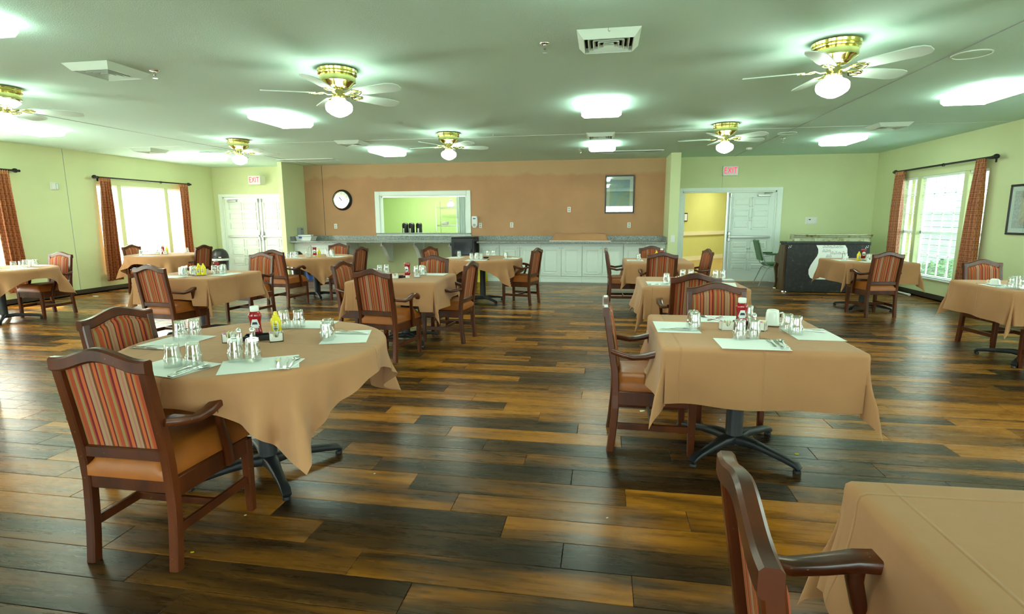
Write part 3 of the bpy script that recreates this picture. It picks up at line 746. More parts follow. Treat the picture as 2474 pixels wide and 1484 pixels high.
MB().prism([(-.10, 0), (.10, 0), (.075, .55), (-.075, .55)], -.01, .01, 'y').build('rear_board', 'yellow', t, loc=(0, .2, 0)).rotation_euler = (R(8), 0, 0)
# hatch frame, sill, folding shutter
w = .10
fm = MB().cbox(px0-w-.02, px0, YB-.024, YB, pz0-.02, pz1+w, .006).cbox(px1, px1+w+.0, YB-.024, YB, pz0-.02, pz1+w, .006).cbox(px0, px1, YB-.024, YB, pz1, pz1+w, .006)
fm.box(px0, px0+.03, YB, YB+T, pz0, pz1).box(px1-.03, px1, YB, YB+T, pz0, pz1).box(px0, px1, YB, YB+T, pz1-.02, pz1)
hf = tag(fm.build('window_7', 'trim'), kind='structure')
MB().box(px0+.03, px1-.03, YB+.05, YB+.08, pz1-.045, pz1-.02).build('shutter_track', 'metal', hf)
MB().cbox(px0-w-.02, px1+w, YB-.05, YB+T+.1, pz0-.028, pz0+.008, .005).build('window_sill', 'granite', hf)
MB().box(px0-w, px1+w, YB-.03, YB, pz0-.055, pz0-.028).build('sill_apron', 'trim', hf)
sh = thing('folding_shutter', (-3.37, YB+.07, pz0+.01), 'white folding shutter gathered at the right side of the hatch', 'shutter')
for k in range(8):
    a = -.10+k*.026; MB().prism([(a, -.035 if k % 2 else .035), (a+.024, .035 if k % 2 else -.035), (a+.028, .035 if k % 2 else -.035), (a+.004, -.035 if k % 2 else .035)], 0, pz1-pz0-.05, 'z').build('shutter_fold', 'white', sh)
MB().cbox(-.145, -.105, -.03, .03, 0, pz1-pz0-.05, .004).build('lead_post', 'trim', sh)
MB().cbox(-.135, -.125, -.045, -.03, .35, .62, .003).build('pull_handle', 'metal', sh)

# clock
t = thing('wall_clock', (-6.40, YB-.001, 1.89), 'round wall clock with black rim and white face on terracotta wall', 'clock')
MB().lathe([(.255, 0), (.255, -.02), (.235, -.065), (.215, -.075), (.205, -.06)], 48, axis='y').build('rim', 'black', t, 40)
MB().lathe([(.206, -.058), (.212, -.08), (.200, -.084), (.195, -.064)], 48, axis='y').build('bezel', 'chrome', t, 60)
face = MB().lathe([(.205, -.05), (.205, -.062), (0, -.062)], 48, axis='y').build('dial', 'paper', t)
def text(s, size, name, m, parent, loc, rot=(PI/2, 0, 0), ext=.001, xs=1.0, font=None):
    c = bpy.data.curves.new(name, 'FONT'); c.body = s; c.size = size; c.extrude = ext; c.align_x = 'CENTER'; c.align_y = 'CENTER'; c.materials.append(MT[m])
    tmp = bpy.data.objects.new(name+'_tmp', c); me = bpy.data.meshes.new_from_object(tmp); bpy.data.objects.remove(tmp)
    if not me.materials: me.materials.append(MT[m])
    o = bpy.data.objects.new(name, me); link(o, parent); o.location = loc; o.rotation_euler = rot; o.scale = (xs, 1, 1); return o
for h in range(1, 13):
    a = R(90-30*h); text(str(h), .05, 'numeral', 'print', face, (.155*math.cos(a), -.0635, .155*math.sin(a)))
for hand, (deg, L, wd) in {'hour_hand': (10.7*30, .10, .010), 'minute_hand': (42*6, .16, .006)}.items():
    a = R(90-deg); MB().prism([(-.02, -wd/2), (L*.7, -wd), (L, 0), (L*.7, wd), (-.02, wd/2)], 0, .003, 'z').build(hand, 'print', face).matrix_local = Matrix.Translation((0, -.066, 0)) @ Matrix.Rotation(PI/2, 4, 'X') @ Matrix.Rotation(a, 4, 'Z')
# pictures
def picture(name, loc, w, h, rz, label, artm, matw=.06):
    t = thing(name, loc, label, 'picture', rz); f = .03
    m = MB(); a, b = w/2, h/2
    m.cbox(-a, a, -.028, 0, b-f, b, .006).cbox(-a, a, -.028, 0, -b, -b+f, .006).cbox(-a, -a+f, -.028, 0, -b+f, b-f, .006).cbox(a-f, a, -.028, 0, -b+f, b-f, .006)
    m.build('frame', 'frame', t)
    MB().box(-a+f, a-f, -.012, -.004, -b+f, b-f).build('mount', 'mat_board', t)
    q = f+matw; MB().box(-a+q, a-q, -.0135, -.012, -b+q, b-q).build('print', artm, t)
    MB().box(-a+f, a-f, -.020, -.017, -b+f, b-f).build('glazing', 'glaze', t); return t
picture('framed_picture', (.34, YB-.001, 1.955), .655, .85, 0, 'upright framed blue abstract print on the terracotta wall', 'art_a', .075)
t = picture('framed_picture', (XR-.001, 8.30, 1.515), 1.02, .69, R(-90), 'dark framed print cut by the right photo edge', 'art_b', .06)
MB().box(-.30, .30, -.015, -.0135, -.20, .24).build('warm_inset', 'art_c', t)
# exit signs
def exitsign(loc, label):
    t = thing('exit_sign', loc, label, 'exit sign')
    MB().cbox(-.16, .16, -.07, 0, -.105, .105, .008).build('housing', 'exitbox', t)
    text('EXIT', .19, 'lettering', 'exitred', t, (0, -.0715, 0), xs=.72)
exitsign((-8.62, YB-.15, 2.395), 'EXIT sign above the left double doors'); MB().cbox(-.02, .16, .0, .15, -.105, .105, .004).build('mounting_box', 'exitbox', bpy.data.objects['exit_sign'])
exitsign((2.70, YB-.001, 2.425), 'EXIT sign above the open right doors')
# outlets and plates
outl = [(-6.62, 1.25, 'left of the hatch under the clock'), (-2.91, 1.26, 'right of the soap dispenser'), (-2.15, 1.27, 'between dispenser and draped tray'), (-.80, 1.62, 'high on the terracotta wall above the draped tray'), (.57, 1.26, 'below the framed blue print')]
o0 = None
for x, z, w_ in outl:
    lab = 'ivory wall outlet ' + w_
    if o0 is None:
        o0 = thing('wall_outlet', (x, YB-.001, z), lab, 'outlet', 0, 'outlets on the terracotta wall')
        MB().cbox(-.038, .038, -.008, 0, -.06, .06, .003).build('cover_plate', 'plastic', o0)
        for dz in (-.025, .025): MB().box(-.017, .017, -.011, -.008, dz-.015, dz+.015).build('socket', 'gray', o0)
    else: dup(o0, None, (x, YB-.001, z), 0, lab)
t = thing('light_switch', (1.437, YW-.001, .987), 'white switch plate on the front of the right pillar', 'switch')
MB().cbox(-.045, .045, -.008, 0, -.07, .07, .003).build('cover_plate', 'plastic', t); MB().box(-.012, .012, -.014, -.008, -.02, .02).build('toggle', 'plastic', t)
t = thing('thermostat', (4.43, YB-.001, 1.345), 'white thermostat on the wall above the piano', 'thermostat')
MB().cbox(-.115, .115, -.012, 0, -.075, .075, .004).build('backplate', 'plastic', t); MB().cbox(-.085, .085, -.035, -.012, -.055, .055, .006).build('control_box', 'plastic', t); MB().box(-.06, -.02, -.036, -.035, .015, .035).build('display', 'print', t)
t = thing('soap_dispenser', (-3.035, YB-.001, 1.34), 'white hand sanitiser dispenser right of the hatch', 'dispenser')
MB().prism([(-.065, .12), (-.05, .14), (.05, .14), (.065, .12), (.065, -.07), (.035, -.13), (-.035, -.13), (-.065, -.07)], -.10, 0, 'y').build('case', 'plastic', t)
MB().prism([(-.03, -.04), (.03, -.04), (.03, -.10), (-.03, -.10)], -.105, -.10, 'y').build('nozzle_window', 'gray', t); MB().box(-.032, .032, -.103, -.10, .07, .095).build('logo_patch', 'blue', t)
t = thing('fire_alarm_strobe', (XL+.001, 8.62, 2.045), 'square cream alarm box with strobe on the left wall', 'alarm', R(90))
MB().cbox(-.065, .065, -.02, 0, -.07, .07, .004).build('backplate', 'plastic', t); MB().cbox(-.055, .01, -.05, -.02, -.055, .055, .006).build('horn_grille', 'plastic', t); MB().cbox(.02, .055, -.055, -.02, -.055, .055, .01).build('strobe_lens', 'bag', t)
t = thing('paper_towel_dispenser', (-7.399, 12.42, 1.12), 'small gray dispenser on the wall above the storage box', 'dispenser')
MB().cbox(0, .08, -.09, .09, -.10, .10, .008).build('case', 'gray', t); MB().box(.08, .082, -.03, .03, .05, .07).build('logo_patch', 'print', t)
# things on the worktop
t = thing('storage_box', (-7.16, 12.33, CZ), 'white lidded plastic box on the left end of the worktop', 'box')
MB().prism([(-.19, 0), (.17, 0), (.20, .085), (-.21, .085)], -.13, .13, 'y').build('tub', 'plastic', t); MB().cbox(-.215, .21, -.14, .14, .085, .10, .004).build('lid', 'plastic', t); MB().box(-.12, -.04, -.144, -.14, .055, .095).build('latch', 'blue', t)
t = thing('binder', (-7.18, 12.33, CZ+.1005), 'purple binder on top of the white storage box', 'binder', R(12))
MB().cbox(-.16, .16, -.11, .11, 0, .006, .002).cbox(-.16, .16, -.11, .11, .040, .046, .002).build('cover', 'purple', t); MB().box(-.15, .155, -.105, .105, .006, .04).build('pages', 'paper', t)
t = thing('buffet_tray', (-.515, 12.38, CZ+.001), 'stainless buffet tray on the worktop under a tan cloth', 'tray')
MB().cbox(-.68, .68, -.22, .22, 0, .015, .003).build('rim', 'metal', t); MB().cbox(-.60, .60, -.15, .17, .015, .12, .02).build('pan_body', 'metal', t)
def drape(u, v):
    x = -.645+1.29*u; y = -.20+.42*v; e = min(u, 1-u)*1.29; f = min(v, 1-v)*.42; k = min(1, e/.09); g = min(1, f/.07)
    z = .014+.15*(k*k*(3-2*k))*(g*g*(3-2*g)) + .006*math.sin(13*x+6*y) + .010*math.sin(7*x)*g
    return (x, y, max(z, .016))
o = MB().grid(drape, 60, 20).build('tray_cloth', 'cloth', None, True, loc=(-.515, 12.38, CZ)); tag(o, 'tan cloth draped over the buffet tray on the worktop', 'cloth')
# kitchen items
ur = None
for i, x in enumerate((-5.32, -5.14, -4.93)):
    lab = ('left', 'middle', 'right')[i] + ' of three black coffee airpots behind the hatch'
    if ur is None:
        ur = thing('coffee_airpot', (x, 14.2, .941), lab, 'airpot', 0, 'airpots behind the hatch')
        MB().lathe([(.08, 0), (.085, .02), (.08, .25), (.085, .29), (.08, .34), (.06, .37), (.02, .375), (0, .375)], 20).build('body', 'black', ur, 50)
        MB().cbox(-.04, .0, -.088, -.07, .08, .23, .004).build('sight_label', 'bag', ur); MB().sweep([(0, -.05, .355), (0, -.11, .34), (0, -.12, .31)], (.02, .015), (1, 0, 0)).build('spout', 'black', ur)
    else: dup(ur, None, (x, 14.2, .941), rnd.uniform(-.3, .3), lab)
cp = None
for i in range(9):
    x = -4.92+.075*i
    if cp is None:
        cp = MB().lathe([(.026, 0), (.033, .12), (.031, .12), (.025, .005), (0, .005)], 14).build('plastic_cup', 'bag', None, 50, loc=(x, 14.02, .941)); tag(cp, 'clear cup, first from the left in the row beside the airpots', 'cup', 'cups behind the hatch')
    else: dup(cp, None, (x, 14.02, .941))['label'] = 'clear cup, %s from the left in the row beside the airpots' % ('second', 'third', 'fourth', 'fifth', 'sixth', 'seventh', 'eighth', 'last')[i-1]
t = thing('wire_shelf', (-4.1, 15.3, 0), 'chrome wire shelving unit behind the hatch', 'shelf')
for x in (-.62, .62):
    for y in (-.22, .22): MB().tube([(x, y, 0), (x, y, 1.92)], .012, 8).build('post', 'chrome', t)
for z in (.5, 1.235, 1.735):
    s_ = MB()
    for y in (-.22, .22): s_.box(-.62, .62, y-.004, y+.004, z-.03, z-.022).box(-.62, .62, y-.004, y+.004, z, z+.008)
    for x in (-.62, .62): s_.box(x-.004, x+.004, -.22, .22, z, z+.008)
    for k in range(40): xx = -.6+1.2*k/39; s_.box(xx-.0015, xx+.0015, -.22, .22, z+.004, z+.008)
    s_.build('wire_tier', 'chrome', t)
pl = None
for k in range(6):
    z = 1.2435+k*.014
    if pl is None: pl = MB().lathe([(0, 0), (.06, 0), (.105, .016), (.105, .02), (.06, .006), (0, .006)], 24).build('plate', 'ceramic', None, 50, loc=(-4.50, 15.25, z)); tag(pl, 'white plate, bottom one of the stack on the wire tier', 'plate', 'plates on the wire shelf')
    else: dup(pl, None, (-4.50, 15.25, z))['label'] = 'white plate, %s from the bottom of the stack on the wire tier' % ('second', 'third', 'fourth', 'fifth', 'topmost')[k-1]
t = thing('plastic_bag', (-4.32, 15.25, 1.7435), 'tied clear plastic bag on the upper wire tier', 'bag')
MB().lathe([(.02, 0), (.11, .01), (.12, .06), (.08, .13), (.02, .17), (.015, .18), (.05, .21), (.04, .23)], 14, flute=(0, .3, .12)).build('sack', 'bag', t, 60)
MB().lathe([(.018, .165), (.022, .172), (.018, .18)], 10).build('tie', 'blue', t)
# piano, mantel, metal chair
t = thing('upright_piano', (4.135, 11.0, 0), 'upright piano seen from its worn black painted back', 'piano')
MB().box(-.70, .72, 0, .03, .07, .90).build('painted_back', 'pblack', t)
MB().cbox(-.735, .735, -.015, .36, .925, .965, .006).box(-.72, .735, 0, .34, .90, .925).build('lid', 'pblack', t)
for s_ in (-1, 1): MB().prism([(.03, .03), (.32, .03), (.32, .52), (.60, .56), (.60, .66), (.40, .74), (.34, .86), (.32, .90), (.03, .90)], s_*.72-.02, s_*.72+.02, 'x').build('side_panel', 'pianowood', t)
MB().box(-.70, .70, .31, .34, .10, .9).box(-.70, .70, .33, .60, .54, .58).build('case_front', 'pianowood', t)
MB().box(-.66, .66, .40, .56, .58, .60).build('keys', 'ceramic', t)
for s_ in (-1, 1):
    MB().sweep([(s_*.70, .56, .54), (s_*.71, .60, .45), (s_*.70, .57, .3), (s_*.70, .55, .15), (s_*.705, .58, .03)], [(.06, .07), (.07, .08), (.05, .05), (.035, .035), (.05, .05)], (1, 0, 0)).build('leg', 'pianowood', t)
    for y in (.06, .58): MB().lathe([(.045, 0), (.05, .008), (.045, .03), (.02, .035)], 14, (s_*.69, y, 0)).build('caster_cup', 'chrome', t)
MB().box(-.70, .72, .0, .32, .03, .075).build('bottom_rail', 'pblack', t)
# painted white banner (flat paint on the piano back)
L_ = [(-.20, .905), (-.16, .83), (-.155, .76), (-.17, .70), (-.22, .62), (-.27, .53), (-.30, .44), (-.295, .36), (-.26, .29), (-.20, .262), (.20, .258), (.33, .30), (.40, .40), (.38, .52), (.33, .62), (.32, .70), (.345, .77), (.34, .84), (.30, .905)]
MB().prism([(x, z) for x, z in L_], -.002, .0, 'y').build('white_banner', 'paper', t)
nt = MB(); nr = random.Random(3)
for row, (za, zb, x0, x1, n_) in enumerate(((.885, .85, -.09, .27, 13), (.80, .78, -.09, .06, 6), (.765, .74, .05, .30, 8), (.72, .66, -.02, .08, 4))):
    for k in range(5): zz = (za+zb)/2+.012-k*.007; nt.box(x0, x1, -.0028, -.0025, zz-.0005, zz+.0005)
    for k in range(n_):
        x = x0+(x1-x0)*(k+.5)/n_; z = (za+zb)/2+nr.uniform(-.014, .012); nt.box(x-.005, x+.005, -.003, -.0026, z-.0035, z+.0035).box(x+.004, x+.006, -.003, -.0026, z, z+.028)
        if k % 2: nt.box(x-.020, x+.006, -.003, -.0026, z+.024, z+.029)
nt.build('painted_music_notes', 'print', t)['kind'] = 'stuff'
nt = MB()
for cx in (-.66, .67):
    for a, b in ((-.02, .86), (.012, .87)):
        nt.box(cx+a-.008, cx+a+.008, -.003, -.0, b-.012, b).box(cx+a+.006, cx+a+.009, -.003, 0, b, b+.03).box(cx+a+.006, cx+a+.02, -.003, 0, b+.024, b+.03)
nt.build('corner_note_marks', 'paper', t)
t = thing('mantel_shelf', (4.475, 11.85, 0), 'distressed cream mantelpiece standing behind the piano', 'mantelpiece')
MB().prism([(-.19, 1.075), (-.19, 1.085), (.10, 1.085), (.10, .98), (-.08, .98), (-.09, 1.01), (-.13, 1.03), (-.15, 1.055)], -.72, .72, 'x').build('cornice', 'mantel', t)
MB().box(-.66, .66, -.07, .10, .84, .98).build('frieze', 'mantel', t)
for x in (-.58, .30): MB().cbox(x-.07+.0, x+.30, -.085, -.07, .88, .965, .006).build('frieze_panel', 'mantel', t)
for x in (-.64, -.26, .64): MB().cbox(x-.05, x+.05, -.10, -.0, 0, 1.0, .006).build('pilaster', 'mantel', t)
t = thing('metal_armchair', (3.33, 12.22, 0), 'dark metal armchair with green vinyl seat facing the piano', 'chair', R(-90))
for s_ in (-1, 1):
    x = s_*.22
    MB().tube([(x, -.10, 0), (x, .05, .36), (x, .10, .40), (x, .40, .40), (x, .45, .34), (x, .50, 0)], .011, 8).build('leg_frame', 'gray', t)
    MB().tube([(x, .12, .40), (x, .02, .46), (x, -.05, .62), (x, -.13, .90), (x*.6, -.145, .96)], .011, 8).build('back_post', 'gray', t)
    MB().tube([(x, -.04, .62), (x, .22, .66), (x, .33, .63), (x, .36, .55), (x, .36, .42)], .010, 8).build('arm', 'gray', t)
    MB().cbox(x-.024, x+.024, 0, .26, .655, .685, .01).build('armrest_pad', 'green', t)
MB().cbox(-.23, .23, .04, .50, .415, .475, .022).build('seat', 'green', t)
MB().cbox(-.19, .19, -.02, .02, -.22, .22, .012).build('backrest', 'green', t, loc=(0, -.095, .74)).rotation_euler = (R(15), 0, 0)
MB().tube([(-.22, .10, .36), (.22, .10, .36)], .009, 8).tube([(-.22, .42, .36), (.22, .42, .36)], .009, 8).build('cross_bar', 'gray', t)
# bins
def bin_(loc, h, r_, label, blue=False):
    t = thing('trash_bin', loc, label, 'bin')
    MB().lathe([(r_*.82, 0), (r_*.85, .01), (r_, h*.62), (r_*1.02, h*.64)], 28).build('bin_body', 'black', t, 50)
    MB().lathe([(r_*1.0, h*.60), (r_*1.07, h*.60), (r_*1.06, h*.66), (r_*1.03, h*.675)], 28).build('bag_rim', 'bag', t, 50)
    MB().lathe([(r_*1.04, h*.66), (r_*1.06, h*.69), (r_*1.0, h*.80), (r_*.8, h*.92), (r_*.45, h*.99), (0, h)], 28).build('dome_lid', 'black', t, 60)
    MB().sweep([(-r_*.55, -r_*.80, h*.83), (0, -r_*1.04, h*.76), (r_*.6, -r_*.82, h*.72)], (.006, .05), (0, -1, .5)).build('swing_flap', 'iron', t)
    MB().cbox(r_*.35, r_*.85, -r_*.92, -r_*.86, h*.70, h*.73, .003).build('white_tag', 'plastic', t)
bin_((-9.35, 12.05, 0), .72, .19, 'black dome-lidded bin beside the left double doors')
bin_((-6.98, 11.55, 0), .70, .155, 'black dome-lidded bin half hidden behind the left round table')
t = thing('step_bin', (-7.05, 11.95, 0), 'small white and blue bucket under the left worktop end', 'bucket')
MB().lathe([(.10, 0), (.13, .30), (.125, .30), (.095, .01), (0, .01)], 18, (-.16, 0, 0)).build('white_bucket', 'plastic', t, 50)
MB().lathe([(.10, 0), (.13, .30), (.125, .30), (.095, .01), (0, .01)], 18, (.16, 0, 0)).build('blue_bucket', 'blue', t, 50)

# ================================================================== CEILING FITTINGS
LX, LY = (-8.05, -4.13, -.06, 3.92), (2.93, 6.70, 10.22)
MT['panel'] = emat('lamp_diffuser', LAMP, PANEL_E); MT['globe'] = emat('globe_glow', (.86, 1, .84), GLOBE_E)
rown = ('in the nearest ceiling row', 'in the middle ceiling row', 'in the farthest ceiling row'); coln = ('left end', 'left of centre', 'right of centre', 'right end')
l0 = None
for j, y in enumerate(LY):
    for i, x in enumerate(LX):
        lab = 'white wraparound ceiling light %s, %s' % (rown[j], coln[i])
        if l0 is None:
            l0 = thing('ceiling_light', (x, y, CH), lab, 'ceiling light', 0, 'wraparound ceiling lights')
            MB().box(-.21, .21, -.34, .34, -.028, 0).build('housing', 'white', l0)
            d = MB().prism([(-.24, -.03), (-.235, -.065), (-.20, -.09), (.20, -.09), (.235, -.065), (.24, -.03)], -.34, .34, 'y').build('diffuser', 'panel', l0)
            for s_ in (-1, 1): MB().prism([(-.245, -.026), (-.24, -.068), (-.203, -.094), (.203, -.094), (.24, -.068), (.245, -.026)], s_*.345-.004, s_*.345+.004, 'y').build('end_cap', 'panel', l0)
        else: dup(l0, None, (x, y, CH), 0, lab)
f0 = None
fans = [(-2.36, 4.75, 58.5, 'ceiling fan left of centre, near row'), (1.71, 4.73, 22.5, 'largest ceiling fan, right of centre, near row'), (-5.95, 4.75, 40, 'ceiling fan cut by the left photo edge'),
        (-6.02, 8.45, 50, 'far ceiling fan before the left double doors'), (-2.41, 8.45, 30, 'far ceiling fan above the middle aisle'), (1.68, 8.40, 25, 'far ceiling fan before the right doors')]
for x, y, ph, lab in fans:
    lab = 'white-bladed brass ' + lab
    if f0 is None:
        f0 = thing('ceiling_fan', (x, y, CH), lab, 'ceiling fan', R(ph), 'brass ceiling fans'); F0 = (x, y, ph)
        MB().lathe([(.165, 0), (.172, -.012), (.168, -.03), (.158, -.036), (.17, -.045), (.168, -.055), (.150, -.062), (.156, -.075), (.155, -.115), (.135, -.125), (.11, -.15), (.085, -.165), (.05, -.17)], 40).build('motor_housing', 'brass', f0, 30)
        MB().lathe([(.148, -.061), (.150, -.064), (.148, -.067)], 40).build('shadow_gap', 'dark', f0)
        MB().lathe([(.04, -.165), (.04, -.185), (.055, -.19), (.055, -.235), (.06, -.24), (.058, -.25), (.045, -.255)], 24).build('switch_housing', 'brass', f0, 40)
        MB().lathe([(.052, -.25), (.060, -.258), (.062, -.266), (.098, -.284), (.113, -.300), (.117, -.318), (.115, -.342), (.104, -.362), (.070, -.386), (.035, -.402), (.012, -.408), (0, -.409)], 28).build('glass_globe', 'globe', f0, True)
        b0 = None
        for k in range(5):
            if b0 is None:
                bl = [(.20, -.058), (.26, -.068), (.56, -.078), (.62, -.062), (.645, -.03), (.645, .03), (.62, .062), (.56, .078), (.26, .068), (.20, .058)]
                b0 = MB().prism(bl, -.004, .004, 'z').build('blade', 'blade', f0); b0.location = (0, 0, -.205); b0.rotation_euler = (R(-12), 0, 0)
                ir = MB().sweep([(.05, 0, -.01), (.09, 0, -.012), (.13, .0, .004), (.17, 0, -.002)], (.026, .008), (0, 1, 0))
                for s_ in (-1, 1): ir.sweep([(.13, 0, -.004), (.165, s_*.035, -.01), (.20, s_*.04, -.01), (.235, s_*.018, -.008)], (.012, .007), (0, 1, 0))
                ir.sweep([(.16, 0, -.006), (.25, 0, -.008)], (.012, .006), (0, 1, 0)).build('blade_iron', 'brass', b0, 40)
                bx = b0
            else: bx = dup(b0, f0)
            bx.matrix_local = Matrix.Rotation(R(72*k), 4, 'Z') @ Matrix.Translation((0, 0, -.205)) @ Matrix.Rotation(R(-12), 4, 'X')
    else: dup(f0, None, (x, y, CH), R(ph), lab)
def vent(loc, label, s=.225, drop=True):
    t = thing('ceiling_vent', (loc[0], loc[1], CH), label, 'vent', 0, 'square ceiling vents'); z0 = -.055 if drop else -.03
    MB().box(-s+.03, s-.03, -s+.03, s-.03, -.012, -.002).build('dark_duct_plate', 'dark', t)  # solid near-black plate standing in for the shade inside the duct
    fr_ = MB(); i_ = s-.045
    o_ = [(-s, -s), (s, -s), (s, s), (-s, s)]; n_ = [(-i_, -i_), (i_, -i_), (i_, i_), (-i_, i_)]
    vs = [(a, b, 0) for a, b in o_] + [(a*.985, b*.985, z0) for a, b in n_] + [(a*.96, b*.96, z0) for a, b in n_] + [(a*.96, b*.96, 0) for a, b in n_]
    for k in range(4): m_ = (k+1) % 4; fr_.f += [(k, m_, 4+m_, 4+k), (4+k, 4+m_, 8+m_, 8+k), (8+k, 8+m_, 12+m_, 12+k)]
    fr_.v = vs; fr_.build('frame', 'mouse', t)
    for q in (.83, .63, .43, .22):
        a, b = i_*q, i_*q-.016; c = 0; v_ = [(-a, -a), (a, -a), (a, a), (-a, a)]; mb = MB()
        vs = [(x, y, z0+.006) for x, y in v_] + [(x/a*max(b, .005), y/a*max(b, .005), z0+.030) for x, y in v_]
        mb.v = vs; mb.f = [(k, (k+1) % 4, 4+(k+1) % 4, 4+k) for k in range(4)]; o = mb.build('louvre', 'mouse', t); so = o.modifiers.new('t', 'SOLIDIFY'); so.thickness = .003
vent((.005, 4.33), 'large square louvred vent at top right of centre')
vent((-4.32, 4.37), 'large square louvred vent at top left')
vent((-8.47, 9.28), 'small far square vent before the left window')
vent((-4.31, 9.09), 'small far square vent left of the middle fan')
vent((-.08, 9.08), 'small far square vent between two right ceiling lights')
vent((4.03, 8.94), 'small far square vent before the right window')
for x, y, lab in ((-6.55, 11.56, 'long return air grille in front of the left pillar'), (.45, 11.45, 'long return air grille in front of the right pillar')):
    t = thing('return_grille', (x, y, CH), lab, 'vent')
    m = MB().box(-.68, .68, -.17, -.14, -.012, 0).box(-.68, .68, .14, .17, -.012, 0).box(-.68, -.65, -.14, .14, -.012, 0).box(.65, .68, -.14, .14, -.012, 0); m.build('frame', 'mouse', t)
    g = MB()
    for k in range(14): g.prism([(-.135+k*.0195, -.002), (-.123+k*.0195, -.010), (-.122+k*.0195, -.009), (-.134+k*.0195, -.001)], -.65, .65, 'x')
    o = g.build('grille_louvres', 'grille', t); o['kind'] = 'stuff'
s0 = None
for x, y, lab in ((-.473, 4.367, 'sprinkler head left of the large right vent'), (-3.963, 4.49, 'sprinkler head beside the large left vent'), (-.47, 10.9, 'sprinkler head near the terracotta wall'), (2.95, 10.1, 'sprinkler head near the far right fan'), (-7.6, 10.9, 'sprinkler head behind the far left light')):
    if s0 is None:
        s0 = thing('sprinkler', (x, y, CH), 'chrome ' + lab, 'sprinkler', 0, 'ceiling sprinklers')
        MB().lathe([(.04, 0), (.038, -.006), (.02, -.01)], 18).build('escutcheon', 'chrome', s0, 50); MB().lathe([(.010, -.006), (.010, -.04), (.006, -.045), (.006, -.065)], 10).box(-.016, -.012, -.003, .003, -.065, -.03).box(.012, .016, -.003, .003, -.065, -.03).build('stem', 'chrome', s0)
        MB().lathe([(.02, -.065), (.02, -.068), (0, -.068)], 12).build('deflector', 'chrome', s0)
    else: dup(s0, None, (x, y, CH), 0, 'chrome ' + lab)
for x, y, lab in ((2.94, 5.27, 'round flush speaker grille near the largest fan'), (2.83, 9.5, 'round flush speaker grille near the far right fan')):
    t = thing('ceiling_speaker', (x, y, CH), lab, 'speaker'); MB().lathe([(.14, 0), (.138, -.008), (.128, -.010), (.126, -.004)], 36).build('bezel', 'mouse', t, 40); MB().lathe([(.127, -.004), (.1, -.007), (0, -.008)], 36).build('mesh', 'ceiling', t, 60)
t = thing('smoke_detector', (2.72, 11.35, CH), 'white smoke detector above the right doors', 'smoke detector')
MB().lathe([(.055, 0), (.055, -.012), (.048, -.03), (.03, -.04), (0, -.042)], 20).build('housing', 'plastic', t, 50); MB().lathe([(.05, -.014), (.051, -.017), (.05, -.02)], 20).build('vent_ring', 'gray', t)
hk = None
for x, y, lab in ((-.0, 4.09, 'hook beside the large right vent'), (-1.74, 8.61, 'hook near the middle far fan'), (-2.1, 4.45, 'hook behind the near left fan')):
    o = tag(MB().tube([(0, 0, 0), (0, 0, -.02), (.008, 0, -.03), (.014, 0, -.022)], .002, 6).build('ceiling_hook', 'chrome', None, loc=(x, y, CH)), 'tiny white ceiling ' + lab, 'hook')
